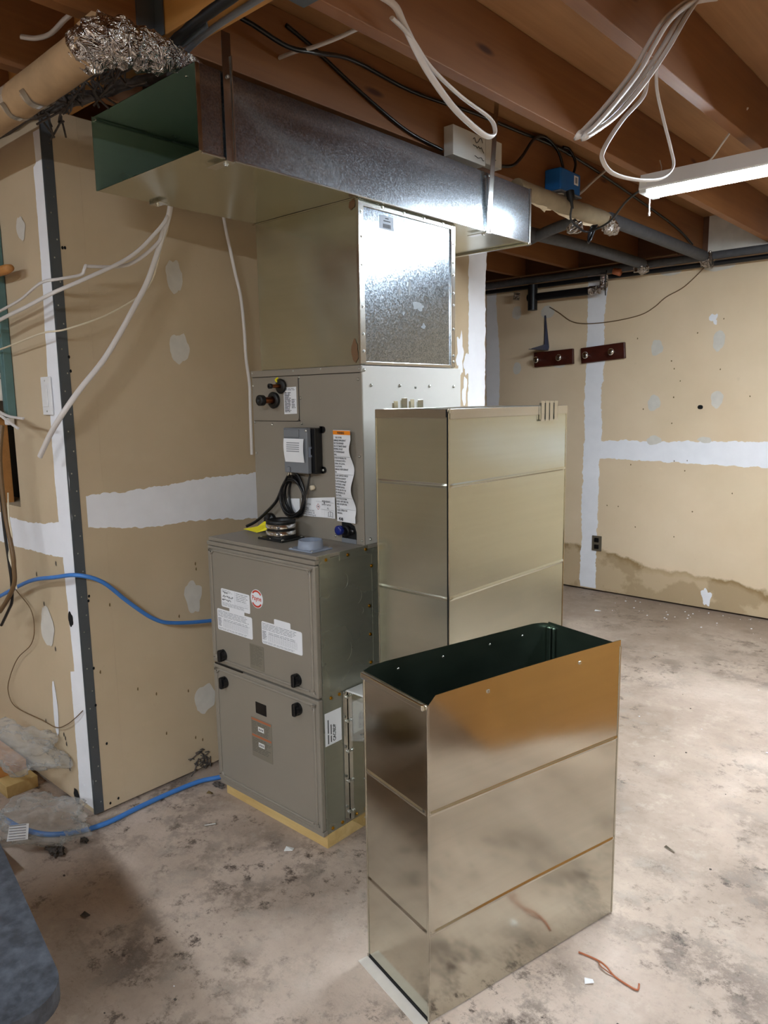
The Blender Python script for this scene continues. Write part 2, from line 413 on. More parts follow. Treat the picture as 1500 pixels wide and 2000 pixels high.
# wall on the far left (y = YA), with the opening around the stud
b = MB().box(-2.6, -.95, YA, YA+.11, .012, ZJ-.002).box(-.385, 0, YA, YA+.11, .012, ZJ-.002).box(-.95, -.385, YA, YA+.11, .012, 1.03).box(-.95, -.385, YA, YA+.11, 1.40, ZJ-.002)
b.box(-.96, -.111, YA+.11, YA+.13, .9, 1.5, mi=3)
o = YA-.0012
strip(b, 'y', o, .03, 2.19, lambda z: -.082+.014*math.sin(z*4)-.03*(z < .5)+.02*(z > 2.1), lambda z: -.0008, 'v', 1, .004, 90)
strip(b, 'y', o-.0004, -.9, -.06, lambda x: .90+.02*math.sin(x*4), lambda x: 1.00+.02*math.sin(x*7+1), 'h', 1, .006)
for x, z, rx, rz, mi in ((-.24, .32, .018, .10, 1), (-.25, .62, .05, .07, 2), (-.19, 1.94, .03, .035, 2), (-.063, .683, .016, .026, 3), (-.128, .035, .02, .026, 3), (-.12, 1.39, .002, .006, 3)): blob(b, (x, z), rx, rz, 'y', o-.0008, mi, .15, seed=x*30+z)
for x, z in ((-.18, .23), (-.175, .21), (-.19, .24), (-.16, .14), (-.165, .12), (-.3, .8), (-.26, .7), (-.14, .86), (-.2, .55), (-.33, .25), (-.155, .16)): blob(b, (x, z), .004, .008, 'y', o-.0006, 4, .4, 8)
b.build('wall_left', ['wall', 'compound', 'greypatch', 'hole', 'lint'], kind='structure')
# corner bead
b = MB().box(0, .0015, YA-.0015, YA+.030, .012, 2.235, mi=0).box(-.006, 0, YA-.003, YA-.0015, .012, 2.235)
for i in range(34):
    z = .06+i*.065+random.uniform(-.012, .012); blob(b, (YA+.015+.006*(-1)**i, z), .0022, .0026, 'x', .0022, 1, 0, 8)
b.build('trim_1', ['beadmetal', 'zinc'], kind='structure')
# back wall
b = MB().box(-2.6, 4.6, YC, YC+.1, .012, 2.215)
b.box(-2.6, .63, YC+.001, YC+.1, 2.215, ZS, mi=3).box(.63, 4.6, YC+.001, YC+.1, 2.215, ZS, mi=4)
o = YC-.0012
strip(b, 'y', o, .02, 2.20, lambda z: -.165+.008*z*.5, lambda z: -.045+.01*z, 'v', 1, .012, 90, 2)
strip(b, 'y', o-.0003, -.09, 3.4, lambda x: .955-.012*x, lambda x: 1.078+.02*x, 'h', 1, .012, 120, 7)
strip(b, 'y', o, .3, 2.20, lambda z: -.99, lambda z: -.885+.02*math.sin(z*5), 'v', 1, .008, 60, 4)
for x, z, rx, rz in ((.337, 1.689, .038, .052), (.72, 1.715, .034, .066), (.331, 1.333, .042, .052), (.728, 1.355, .038, .055), (-.715, 1.60, .035, .045), (.34, 1.09, .05, .03), (.67, 1.10, .04, .02),
        (-.72, 2.0, .04, .05), (-.465, 1.986, .05, .045), (.41, 2.17, .07, .03), (.70, 2.165, .09, .035), (-.37, 1.61, .05, .02)): blob(b, (x, z), rx, rz, 'y', o-.0009, 2, .14, seed=x*10+z)
blob(b, (.729, .085), .03, .055, 'y', o, 1, .3, seed=3); blob(b, (.631, 1.308), .016, .014, 'y', o-.001, 5, .15, 8, 2)
blob(b, (.69, 1.84), .02, .03, 'y', o-.001, 1, .5, seed=8)
for i in range(26): blob(b, (random.uniform(-.0, 1.3), random.uniform(.3, 2.0)), .004, .005, 'y', o-.0009, 6, .3, 8, i)
b.build('wall_back', ['wallC', 'compound', 'greypatch', 'rimwood', 'greypatch', 'hole', 'leaf'], kind='structure')
MB().box(-2.7, -2.6, -4.2, YC+.1, 0, ZS).build('wall_far_left', 'wall', kind='structure')
MB().box(4.6, 4.7, -4.2, YC+.1, 0, ZS).build('wall_right', 'wall', kind='structure')
MB().box(-2.6, 4.6, -4.3, -4.2, 0, ZS).build('wall_front', 'wall', kind='structure')

# ================================================================== JOISTS
def joist(name, x0, x1, y0, y1, z0, z1, mat, label, cat, group=None):
    return MB().box(x0, x1, y0, y1, z0, z1, .002).build(name, mat, label=label, cat=cat, group=group)
HY0, HY1 = -.365, -.285
jl = {-1.11: 'floor joist farthest left above the dark alcove', -.69: 'floor joist over the alcove, second from the left in the gap', -.27: 'floor joist ending above the black pipe by the alcove',
      .15: 'floor joist between the two grey foam pipes', .56: 'floor joist running just above the silver trunk duct', .98: 'floor joist carrying the left end of the tube light',
      1.40: 'floor joist with the long looped cable hanging in front of it', 1.82: 'floor joist at the upper right beyond the tube light'}
for x, l in jl.items(): joist('floor_joist', x, x+.038, HY1, YC-.002, ZJ, ZS-.001, 'joist', 'brown wooden '+l, 'joist', 'long floor joists over the back of the room')
ORD = ['first', 'second', 'third', 'fourth', 'fifth', 'sixth', 'seventh']
for x in (2.24, 2.66, 3.08, 3.5): joist('floor_joist', x, x+.038, HY1, YC-.002, ZJ, ZS-.001, 'joist', 'brown wooden floor joist right of the view, %s beyond the tube light' % ORD[int((x-2.2)/.42)], 'joist', 'long floor joists over the back of the room')
nl = {-.27: 'short joist stub in the dark top left corner', .17: 'short joist behind the paper wrapped pipe at the top left', .56: 'short joist meeting the header in a steel hanger at the top left'}
for x in (-.27, .17, .56, .98, 1.40, 1.82, 2.24, 2.66, 3.08, 3.5):
    joist('floor_joist', x, x+.038, -4.19, HY0, ZJ, ZS-.001, 'joist', nl.get(x, 'short wooden floor joist over the near side, %s to the right of the hanger' % ORD[int((x-.97)/.42)]), 'joist', 'floor joists on the near side of the header')
joist('header_beam', -.4, 4.2, HY0+.0005, HY1-.0005, ZJ, ZS-.001, 'joist2', 'orange brown header beam crossing the joists above the open duct end', 'beam')
b = MB().box(.553, .56, HY0-.05, HY0+.0, ZJ+.0, ZJ+.19).box(.598, .605, HY0-.05, HY0, ZJ, ZJ+.19).box(.553, .605, HY0-.05, HY0, ZJ-.004, ZJ-.001).box(.605, .64, HY0-.004, HY0-.001, ZJ, ZJ+.19)
b.build('joist_hanger', 'beadmetal', label='grey steel joist hanger on the header at the top left', cat='hanger')
b = MB().box(.973, .98, HY1+.001, HY1+.06, ZJ+.0, ZJ+.1).box(1.018, 1.025, HY1+.001, HY1+.06, ZJ, ZJ+.1).box(.973, 1.025, HY1, HY1+.06, ZJ-.004, ZJ-.001)
b.build('joist_hanger', 'beadmetal', label='grey steel joist hanger at the top edge above the duct', cat='hanger')

# ================================================================== LIGHT FIXTURES
def shop_light(cx, cy, zb, L, strength, label, temp='e6f4ff', rot=0):
    t = thing('tube_light', label, 'light', (cx, cy, zb), rotz=rot, local=True)
    h = L/2
    prof = [(-.062, .004), (-.066, .010), (-.050, .062), (.050, .062), (.066, .010), (.062, .004), (.05, .018), (-.05, .018)]
    b = MB(); vs = [(-h, y, z) for y, z in prof]+[(h, y, z) for y, z in prof]; n = len(prof)
    b.add(vs, [[i, (i+1) % n, (i+1) % n+n, i+n] for i in range(n)]+[list(range(n))[::-1], list(range(n, 2*n))])
    b.build('housing', 'white', t)
    e = emis('tube_glow_'+str(int(strength*10)), temp, strength)
    pr = [(-.046, .016), (-.044, .004), (-.034, -.006), (-.018, -.012), (0, -.014), (.018, -.012), (.034, -.006), (.044, .004), (.046, .016)]; n = len(pr)
    vs = [(-h+.031, y, z) for y, z in pr]+[(h-.031, y, z) for y, z in pr]
    MB().add(vs, [[i, (i+1) % n, (i+1) % n+n, i+n] for i in range(n)]+[list(range(n))[::-1], list(range(n, 2*n))]).build('tube', e, t)
    b = MB()
    for sx in (-1, 1): b.box(min(sx*h, sx*(h-.03)), max(sx*h, sx*(h-.03)), -.064, .064, -.006, .040, .003)
    b.build('end_cap', 'paperedge', t)
    MB().cyl((-h+.035, -.045, .002), (-h+.035, -.045, -.075), .0022, n=8).cyl((-h+.035, -.045, -.075), (-h+.035, -.045, -.088), .004, n=8).build('pull_chain', 'white', t)
    b = MB()
    for sx in (-1, 1): b.tube([(sx*(h-.05), 0, .060), (sx*(h-.05)+.006, .004, .085), (sx*(h-.05), 0, ZJ-zb)], .0018, 6)
    b.build('hanging_chain', 'zinc', t)
    return t
shop_light(1.07+.61, 1.42, 2.135, 1.22, TUBE_FRONT, 'glowing white tube light hanging from the joists at the upper right')
shop_light(.05, -2.3, 2.135, 1.22, TUBE_LEFT, 'tube light hanging over the left side of the room behind the camera', 'e8f4ff')
shop_light(2.7, -2.7, 2.135, 1.22, TUBE_REAR, 'tube light hanging over the near right side behind the camera', 'e8f4ff')

# ================================================================== FURNACE
X0, X1, ZF0, ZF1, YD = .197, .726, .045, .934, .75
fu = thing('furnace', 'taupe upflow gas furnace cabinet with two doors standing on lumber', 'furnace', (.4615, .375, ZF0))
b = MB(); b.box(X0, X1, .002, YD, ZF0, ZF1-.012, .003, 0)
b.build('casing', 'enamel_side', fu)
b = MB().box(X0-.004, X1+.001, -.010, YD, ZF1-.012, ZF1, .002); b.build('top_panel', 'enamel', fu)
b = MB().box(X0-.004, X1+.001, -.018, .004, ZF1-.026, ZF1-.0125, .002).box(X0-.002, X1+.001, -.012, .006, ZF0, ZF0+.016, .002); b.build('front_rail', 'enamel', fu)
def door(z0, z1, bz0, bz1, lab):
    d = MB().box(X0-.002, X1+.001, -.018, .001, z0, z1, .004).build('door', 'enamel', fu)
    pts = [(x, -.0185, z) for x, z in rrect(.216, .708, bz0, bz1, .022, 5)]
    MB().tube(pts, .0055, 8, closed=True, sub=2, flat=.8).build('raised_rim', 'enamel', d)
    return d
d1 = door(.497, .906, .514, .893, '')
d2 = door(.063, .491, .082, .474, '')
def knob(x, z, d):
    b = MB(); b.cyl((x, -.018, z), (x, -.024, z), .020, n=20)
    b.bm(box_bm(x-.0075, x+.0075, -.042, -.022, z-.021, z+.021, .006, 3)); b.cyl((x+.004, -.020, z), (x+.004, -.034, z), .017, .013, 20)
    b.build('knob', 'black', d)
knob(.258, .532, d1); knob(.635, .538, d1); knob(.259, .436, d2); knob(.634, .444, d2)
FY = -.0186
def label_part(x0, x1, z0, z1, mat, parent, name='label', y=FY, r=.006, extra=None):
    b = MB(); pts = rrect(x0, x1, z0, z1, r); b.slabpoly([(x, y, z) for x, z in pts], (0, -.0006, 0))
    if extra:
        pts = rrect(*extra, .004); b.slabpoly([(x, y-.00005, z) for x, z in pts], (0, -.0006, 0))
    return b.build(name, mat, parent)
def lines(b, x0, x1, z0, z1, n, y, mi=0, th=.35, ragged=True, seed=1):
    rnd = random.Random(seed); dz = (z1-z0)/n
    for i in range(n):
        z = z1-dz*(i+.5); x = x0; xe = x1-(rnd.random()*.25*(x1-x0) if ragged else 0)
        while x < xe:
            L = min(rnd.uniform(.010, .03), xe-x); b.quad((x, y, z-dz*th/2), (x+L, y, z-dz*th/2), (x+L, y, z+dz*th/2), (x, y, z+dz*th/2), mi=mi); x += L+.003
PY = FY-.0009
la = label_part(.263, .416, .705, .768, 'paper', d1, extra=(.305, .385, .690, .712))
b = MB(); lines(b, .268, .33, .755, .765, 3, PY, 1, seed=2); lines(b, .344, .41, .735, .764, 5, PY, 1, seed=3); lines(b, .268, .412, .709, .722, 4, PY, 1, seed=4)
b.quad((.3375, PY, .709), (.3382, PY, .709), (.3382, PY, .766), (.3375, PY, .766), mi=1)
for i in range(3):  b.quad((.346, PY, .728-i*.006+.004), (.41, PY, .728-i*.006+.004), (.41, PY, .7285-i*.006+.004), (.346, PY, .7285-i*.006+.004), mi=1)
for x0, z0, n in ((.276, .755, 3), (.272, .742, 7), (.268, .729, 6)):       # handwriting
    pts = []
    for i in range(n*3): pts.append((x0+i*.0028, PY, z0+random.uniform(-.0035, .0045)))
    b.tube(pts, .0008, 5, sub=3, mi=0)
b.build('printing', ['ink', 'inkgrey'], la)
lb = label_part(.236, .424, .620, .694, 'paper', d1)
lc = label_part(.472, .664, .620, .694, 'paper', d1, extra=(.535, .612, .690, .712))
for L_, xa, xb, sd in ((lb, .24, .42, 5), (lc, .476, .66, 9)):
    b = MB(); lines(b, xa, xb, .667, .690, 5, PY, 0, seed=sd); lines(b, xa, xa+.022, .634, .664, 6, PY, 1, .6, seed=sd+1); lines(b, xa+.03, xb-.01, .655, .664, 2, PY, 1, seed=sd+2)
    for i in range(6): z = .634+i*.0042; b.quad((xa+.028, PY, z), (xb-.02, PY, z), (xb-.02, PY, z+.0005), (xa+.028, PY, z+.0005), mi=0)
    for i in range(14): x = xa+.028+i*(xb-xa-.048)/13; b.quad((x, PY, .634), (x+.0005, PY, .634), (x+.0005, PY, .655), (x, PY, .655), mi=0)
    lines(b, xa, xb-.01, .623, .630, 2, PY, 1, seed=sd+3)
    b.build('printing', ['inkgrey', 'inkgrey'], L_)
# round badge
bc = (.4535, .7625)
b = MB().cyl((bc[0], FY, bc[1]), (bc[0], FY-.001, bc[1]), .0305, n=40); bd = b.build('badge', 'paper', d1)
b = MB()
for a0, a1 in ((35, 140), (215, 325)):
    A = [math.radians(a0+(a1-a0)*i/16) for i in range(17)]
    vs = [(bc[0]+.0285*math.cos(a), FY-.0013, bc[1]+.0285*math.sin(a)) for a in A]+[(bc[0]+.0225*math.cos(a), FY-.0013, bc[1]+.0225*math.sin(a)) for a in A]
    b.add(vs, [[i, i+1, i+18, i+17] for i in range(16)])
text_mb(b, 'Payne', .021, (bc[0], FY-.0013, bc[1]-.005), (1, 0, 0), (0, 0, 1), align='CENTER', sx=.95, bold=.0004)
b.build('badge_lettering', 'redink', bd)
lg = label_part(.405, .476, .523, .606, 'dulllabel', d1, r=.002)
b = MB(); lines(b, .409, .472, .535, .603, 14, PY, seed=12); b.build('printing', 'inkfaint', lg)
wl = label_part(.396, .501, .214, .353, 'dulllabel', d2, r=.002)
b = MB()
for z in (.343, .286):
    b.quad((.399, PY, z), (.498, PY, z), (.498, PY, z+.007), (.399, PY, z+.007), mi=1)
lines(b, .40, .495, .296, .340, 8, PY, 0, .5, seed=14); lines(b, .40, .495, .232, .282, 9, PY, 0, .5, seed=15)
for z in (.310, .255):
    b.quad((.432, PY-.0002, z), (.462, PY-.0002, z), (.462, PY-.0002, z+.016), (.432, PY-.0002, z+.016), mi=2)
    for k in range(3): b.quad((.437+k*.008, PY-.0004, z+.004), (.441+k*.008, PY-.0004, z+.004), (.441+k*.008, PY-.0004, z+.011), (.437+k*.008, PY-.0004, z+.011), mi=3)
b.build('printing', ['inkfaint', 'rust', 'paperedge', 'ink'], wl)
MB().bm(box_bm(.421, .478, -.0195, -.012, .370, .411, .003, 2)).build('viewing_window', 'black', d2)
b = MB().bm(box_bm(.206, .36, -.0195, -.0170, .4905, .4965, .001)); b.build('seam_gap', 'black', fu)
# side details
sx = X1+.0005
sl = MB().slabpoly([(sx, .006, .337), (sx, .076, .337), (sx, .076, .443), (sx, .006, .443)], (.0006, 0, 0)).build('shipping_label', 'paper', fu)
b = MB(); q = sx+.0009
text_mb(b, 'CAC/BDP', .0165, (q, .050, .345), (0, 0, 1), (0, -1, 0), sx=.78, bold=.0005)
def vlines(y, z0, z1, th=.004): b.quad((q, y, z0), (q, y+th, z0), (q, y+th, z1), (q, y, z1))
vlines(.017, .342, .372); vlines(.017, .376, .420); vlines(.029, .345, .366); vlines(.029, .370, .402)
b.build('printing', 'ink', sl)
b = MB()
for y, z in ((.226, .865), (.213, .737), (.215, .643), (.215, .549), (.213, .50), (.070, .487), (.034, .486), (.027, .060), (.07, .060), (.028, .918), (.12, .918), (.20, .922)): screw(b, (X1+.0008, y, z), (1, 0, 0), .0042)
b.build('screws', 'brass', fu)
b = MB().box(X1, X1+.0018, .0, .045, .905, .9335, .0005).box(X1, X1+.0018, .085, .21, .905, .9335, .0005).box(X1, X1+.0012, .228, .232, .05, .90)
b.build('side_tab', 'enamel_side', fu)
b = MB()
for y, z, r, a0, a1 in ((.09, .84, .03, -60, 60), (.155, .78, .025, -70, 80), (.09, .62, .04, -60, 30), (.175, .73, .012, -60, 60)):
    b.tube([(X1+.0004, y+r*math.cos(math.radians(a)), z+r*math.sin(math.radians(a))) for a in range(a0, a1+1, 15)], .0007, 6, sub=2)
b.build('knockout_outline', 'enamel_side', fu)
# black vent coupling with two clamps
vc = (.425, .115)
cp = MB().bm(box_bm(vc[0]-.062, vc[0]+.062, vc[1]-.05, vc[1]+.05, ZF1, ZF1+.007, .003)).lathe((vc[0], vc[1], ZF1), (0, 0, 1), [(.005, .048), (.05, .045), (.058, .049), (.064, .049), (.066, .043), (.058, .040), (.01, .040), (.01, 0)], 32).build('vent_coupling', 'rubber', fu)
for z in (.018, .040):
    MB().lathe((vc[0], vc[1], ZF1+z), (0, 0, 1), [(0, .0495), (.013, .0495), (.013, .0475), (0, .0475), (0, .0495)], 32).box(vc[0]+.022, vc[0]+.048, vc[1]-.056, vc[1]-.044, ZF1+z+.001, ZF1+z+.012, .003).build('hose_clamp', 'chrome', cp)
b = MB()
for dx, dy in ((-.054, -.04), (.054, -.04), (.054, .04), (-.054, .04), (0, -.044)): b.dome((vc[0]+dx, vc[1]+dy, ZF1+.007), (0, 0, 1), .005)
b.build('screws', 'zinc', cp)
gc = (.633, .055)
gp = MB().bm(box_bm(gc[0]-.052, gc[0]+.052, gc[1]-.044, gc[1]+.044, ZF1, ZF1+.005, .0015)).lathe((gc[0], gc[1], ZF1), (0, 0, 1), [(.004, .040), (.030, .037), (.031, .034), (.004, .033), (.004, 0)], 32).build('intake_collar', 'bluegrey', fu)
b = MB()
for dx, dy in ((-.046, -.037), (.046, -.037), (.046, .037), (-.046, .037)): b.dome((gc[0]+dx, gc[1]+dy, ZF1+.005), (0, 0, 1), .0045)
b.build('screws', 'zinc', gp)

# lumber under furnace
b = MB().box(X0+.01, X1-.0, .004, .042, 0, ZF0-.0002, .001).box(X0+.01, X1, YD-.04, YD, 0, ZF0-.0002, .001)
b.box(X1-.038, X1, .0425, YD-.0405, 0, ZF0-.0002, .001).box(X0+.01, X0+.048, .0425, YD-.0405, 0, ZF0-.0002, .001)
b.build('lumber_skid', 'pine', label='pale pine lumber frame lying under the furnace', cat='lumber')

# ================================================================== COIL CABINET
CY, CZ0, CZ1, CYB = .199, ZF1+.0004, 1.489, .708
co = thing('coil_cabinet', 'tall taupe evaporator coil cabinet stacked on top of the furnace', 'coil cabinet', (.4625, .4535, CZ0))
b = MB().box(X0+.004, X1-.001, CY+.004, CYB, CZ0, CZ1-.001, .002); b.build('casing', 'enamel_lit', co)
fr = MB().box(X0+.002, X1, CY-.001, CY+.0035, CZ0, CZ1-.022, .001).box(X0, X1+.001, CY-.004, CY+.0035, CZ1-.0215, CZ1, .002).build('front_panel', 'enamel', co)
b = MB().box(X0+.006, X1-.006, CY-.0015, CY-.0005, CZ1-.0235, CZ1-.0215); b.build('shadow_gap', 'black', co)
b = MB().slabpoly([(X0+.012, CY-.0008, 1.462), (.442, CY-.0008, 1.462), (.442, CY-.0008, 1.335), (.438, CY-.0008, 1.323), (.427, CY-.0008, 1.318), (X0+.012, CY-.0008, 1.318)][::-1], (0, -.002, 0))
ap = b.build('access_panel', 'enamel', co)
MB().tube([(X0+.012, CY-.0025, 1.318), (.427, CY-.0025, 1.318), (.438, CY-.0025, 1.323), (.442, CY-.0025, 1.335), (.442, CY-.0025, 1.462)], .0011, 6, sub=3).build('panel_edge', 'black', ap)
b = MB().lathe((.322, CY-.003, 1.388), (0, -1, 0), [(0, .026), (.010, .028), (.013, .024), (.013, .014)], 28); b.build('grommet', 'rubber', co)
b = MB().cyl((.322, CY-.003, 1.388), (.322, CY-.062, 1.388), .011, n=20); s1 = b.build('suction_stub', 'copper', co)
MB().lathe((.322, CY-.055, 1.388), (0, -1, 0), [(0, .0125), (0, .018), (.016, .018), (.018, .016), (.018, .006), (.012, 0)], 24).build('stub_plug', 'rubber', s1)
b = MB().lathe((.362, CY-.003, 1.434), (0, -1, 0), [(0, .022), (.009, .025), (.012, .020), (.012, .007)], 28); b.build('grommet', 'rubber', co)
b = MB().cyl((.362, CY-.003, 1.434), (.362, CY-.055, 1.434), .0062, n=16); s2 = b.build('liquid_stub', 'copper', co)
MB().lathe((.362, CY-.050, 1.434), (0, -1, 0), [(0, .0065), (0, .0085), (.010, .0085), (.010, .003)], 20).build('stub_plug', 'rubber', s2)
MB().tube([(.352, CY-.012, 1.447), (.347, CY-.018, 1.455), (.350, CY-.010, 1.462)], .0035, 6, flat=.3).build('tie_tag', 'yellow', co)
cl = MB().slabpoly([(.369, CY-.003, 1.341), (.432, CY-.003, 1.343), (.432, CY-.003, 1.431), (.369, CY-.003, 1.429)], (0, -.0006, 0)).build('rating_label', 'paper', co)
b = MB(); lines(b, .373, .428, 1.419, 1.427, 2, CY-.0042, seed=30); lines(b, .373, .405, 1.347, 1.414, 15, CY-.0042, 0, .5, seed=31); lines(b, .408, .428, 1.360, 1.392, 6, CY-.0042, 0, .4, seed=32); b.build('printing', 'ink', cl)
b = MB()
for x, z in ((.206, 1.438), (.208, 1.313), (.301, 1.306), (.446, 1.461), (.450, 1.394), (.452, 1.311), (.210, 1.205), (.712, 1.447), (.712, 1.212), (.598, .951), (.716, .948), (.718, 1.478), (.206, 1.481), (.42, 1.482), (.55, 1.484)):
    b.dome((x, CY-.001, z), (0, -1, 0), .0045, .004)
for y, z in ((.241, 1.429), (.376, 1.428), (.529, 1.427), (.665, 1.426), (.225, .951), (.21, 1.474)): b.dome((X1-.001, y, z), (1, 0, 0), .0055, .005)
b.dome((X1-.001, .456, 1.422), (1, 0, 0), .003, .002)
b.build('bolts', 'zinc', co)
MB().box(X1-.0012, X1-.0002, .452, .461, 1.419, 1.425).build('slot_hole', 'hole', co)
# control box
cb = MB().bm(box_bm(.414, .528, CY-.05, CY-.032, 1.152, 1.298, .003)).bm(box_bm(.42, .492, CY-.054, CY-.049, 1.268, 1.294, .002)).bm(box_bm(.43, .445, CY-.056, CY-.049, 1.152, 1.172, .004)).build('control_box', 'greyplastic', co)
b = MB().bm(box_bm(.418, .548, CY-.032, CY-.001, 1.150, 1.298, .004))
for z in (1.162, 1.292): b.cyl((.552, CY-.006, z), (.552, CY-.001, z), .011, n=16); b.box(.54, .553, CY-.006, CY-.001, z-.011, z+.011)
b.build('backplate', 'black', cb)
MB().box(.5275, .529, CY-.044, CY-.020, 1.205, 1.238, .0005).box(.5285, .5295, CY-.036, CY-.026, 1.212, 1.232, mi=1).build('latch', ['bluegrey', 'hole'], cb)
MB().dome((.552, CY-.006, 1.162), (0, -1, 0), .005).dome((.524, CY-.05, 1.290), (0, -1, 0), .005).build('screws', 'zinc', cb)
def leafwarp(v): return Vector((v.x, v.y-.004*math.sin((v.z-1.19)/.075*3)-.0, v.z))
b = MB(); n = 10; yb = CY-.0545
for k, dx in enumerate((0, .004)):
    vs = []
    for i in range(n+1):
        z = 1.188+.076*i/n
        for x in (.424+.004*(1-i/n)-.002+dx*.7, .514+dx): vs.append(leafwarp(Vector((x, yb-.0012+k*.0008, z))))
    b.add(vs, [[2*i, 2*i+1, 2*i+3, 2*i+2] for i in range(n)])
lf = b.build('leaflet', 'paper', cb)
b = MB()
for z in (1.249, 1.242, 1.2355, 1.229, 1.222): b.add([leafwarp(Vector(p)) for p in ((.438, yb-.0018, z), (.500, yb-.0018, z), (.500, yb-.0018, z+.003), (.438, yb-.0018, z+.003))], [[0, 1, 2, 3]])
b.build('printing', 'inkgrey', lf)
# coiled black wire
b = MB()
for k in range(6):
    cx = .424+random.uniform(-.006, .006); cz = 1.066+random.uniform(-.006, .006); ax = .052+random.uniform(-.008, .006); az = .064+random.uniform(-.010, .006)
    b.tube([(cx+ax*math.cos(a), CY-.022+.010*math.sin(a+k)+k*.002-.006, cz+az*math.sin(a)) for a in [2*PI*i/14 for i in range(14)]], .0042, 8, closed=True, sub=3)
b.tube([(.43, CY-.04, 1.152), (.405, CY-.035, 1.13), (.375, CY-.03, 1.09)], .004, 8).tube([(.44, CY-.04, 1.152), (.46, CY-.03, 1.14), (.482, CY-.028, 1.09), (.478, CY-.03, 1.05)], .004, 8)
b.tube([(.435, CY-.04, 1.152), (.42, CY-.035, 1.14), (.385, CY-.03, 1.11), (.372, CY-.03, 1.07)], .0035, 8).tube([(.497, CY-.012, 1.152), (.492, CY-.02, 1.11), (.484, CY-.03, 1.06)], .003, 8)
b.tube([(.372, CY-.03, 1.09), (.34, CY-.03, 1.045), (.285, CY-.03, 1.003), (.225, CY-.03, .965), (.185, CY-.04, .9455)], .0055, 8)
wi = b.build('wire_coil', 'blackwire', co)
MB().tube([(.428, CY-.042, 1.154), (.425, CY-.042, 1.146), (.418, CY-.04, 1.141)], .0022, 6).tube([(.434, CY-.042, 1.154), (.436, CY-.042, 1.144)], .002, 6).build('bare_ends', 'cream', wi)
MB().lathe((.503, CY-.004, 1.102), (0, -1, 0), [(0, .008), (.012, .008), (.012, 0)], 16).build('drain_cap', 'cream', co)
# warning sheets
def wwarp(v):
    k = (v.z-1.0)/.29; e = max(0, (v.x-.60)/.09)
    return Vector((v.x+.010*(1-k)*.9, v.y-(.004+.020*math.sin(max(0, min(1, (k-.08)/.82))*PI*1.9+2.6)**2*e), v.z))
b = MB(); n = 30; nx = 4; vs = []
for i in range(n+1):
    for j in range(nx+1): vs.append(wwarp(Vector((.604+.086*j/nx, CY-.003, 1.002+.290*i/n))))
b.add(vs, [[i*(nx+1)+j, i*(nx+1)+j+1, (i+1)*(nx+1)+j+1, (i+1)*(nx+1)+j] for i in range(n) for j in range(nx)], 0, True)
ws = b.build('warning_sheet', 'paper', co)
b = MB()
pts = [(.604+.086*j/4, CY-.0038, z) for z in (1.278, 1.2905) for j in range(5)]
b.add([wwarp(Vector(p)) for p in pts], [[j, j+1, j+6, j+5] for j in range(4)], 1)
Wt = lambda s, z, sz=.0088, x=.6065, mi=0, bo=.0: text_mb(b, s, sz, (x, CY-.0043, z), (1, 0, 0), (0, 0, 1), mi, warp=wwarp, sx=.72, bold=bo)
Wt('\u25b2 WARNING \u25b2' if False else 'WARNING', 1.2805, .010, .626, 0, .0003)
z = 1.2665
for s in ('      RISK OF FIRE', 'AMMABLE REFRIGERANT', 'SED TO BE REPAIRED', 'ONLY BY TRAINED SERVICE', 'RSONNEL. DO NOT', 'NCTURE REFRIGERANT', 'BING.', None,
          'SPOSE OF PROPERLY IN', 'CCORDANCE WITH', 'DERAL OR LOCAL', 'GULATIONS', 'MMABLE REFRIGERANT', 'ED.', None,
          'ILIARY DEVICES WHICH', 'IGNITION SOURCES', 'LL NOT BE INSTALLED', 'DUCTWORK, OTHER', 'AUXILIARY DEVICES', 'ED FOR USE WITH THE', 'IFIC APPLIANCE. SEE', 'RUCTIONS.', None,
          'DETECTION SYSTEM', 'ALLED. UNIT MUST BE', 'ERED EXCEPT FOR', 'VICE.', None, ' READ OPERATOR', ' MANUAL'):
    if s is None:
        b.add([wwarp(Vector(p)) for p in ((.605, CY-.0043, z+.0055), (.689, CY-.0043, z+.0055), (.689, CY-.0043, z+.0060), (.605, CY-.0043, z+.0060))], [[0, 1, 2, 3]]); z -= .0018
    else:
        Wt(s, z, .0078, .6065, 0, .0001); z -= .00895
Wt('454B', 1.006, .0135, .6135, 0, .0004)
b.build('warning_text', ['ink', 'orange'], ws)
def w2(v): return Vector((v.x, v.y-.003-.004*math.sin((v.x-.44)*28)**2, v.z))
b = MB(); vs = []
for i in range(13):
    x = .440+.165*i/12
    for z in (1.004+.004*(i/12), 1.062+.016*(i/12)): vs.append(w2(Vector((x, CY-.001, z))))
b.add(vs, [[2*i, 2*i+2, 2*i+3, 2*i+1] for i in range(12)])
b.add([(.361, CY-.0025, .991), (.43, CY-.0025, .995), (.43, CY-.0025, 1.060), (.361, CY-.0025, 1.055)], [[0, 1, 2, 3]])
ls = b.build('lower_sheet', 'paper', co)
b = MB()
def T2(s, x, z, sz=.008, sx=.8, bo=0, mi=0): text_mb(b, s, sz, (x, CY-.0022, z), (1, 0, 0), (0, 0, 1), mi, warp=lambda v: w2(v), sx=sx, bold=bo)
T2('INSTALLATION', .446, 1.043, .0085); T2('INTERVAL', .446, 1.036, .006); T2('MINIMUM AREA', .444, 1.030, .0065); T2('OR MAX HEIGHT (NO AGE)', .443, 1.0235, .0065)
T2('IF A TOTAL CHARGE,  m2', .443, 1.016, .0072); T2('IF A TOTAL CHARGE kg, m2', .443, 1.0085, .0072)
T2('REFRIGERANT', .542, 1.058, .008); T2('SAFETY GROUP', .541, 1.047, .008); T2('A2L', .565, 1.036, .008)
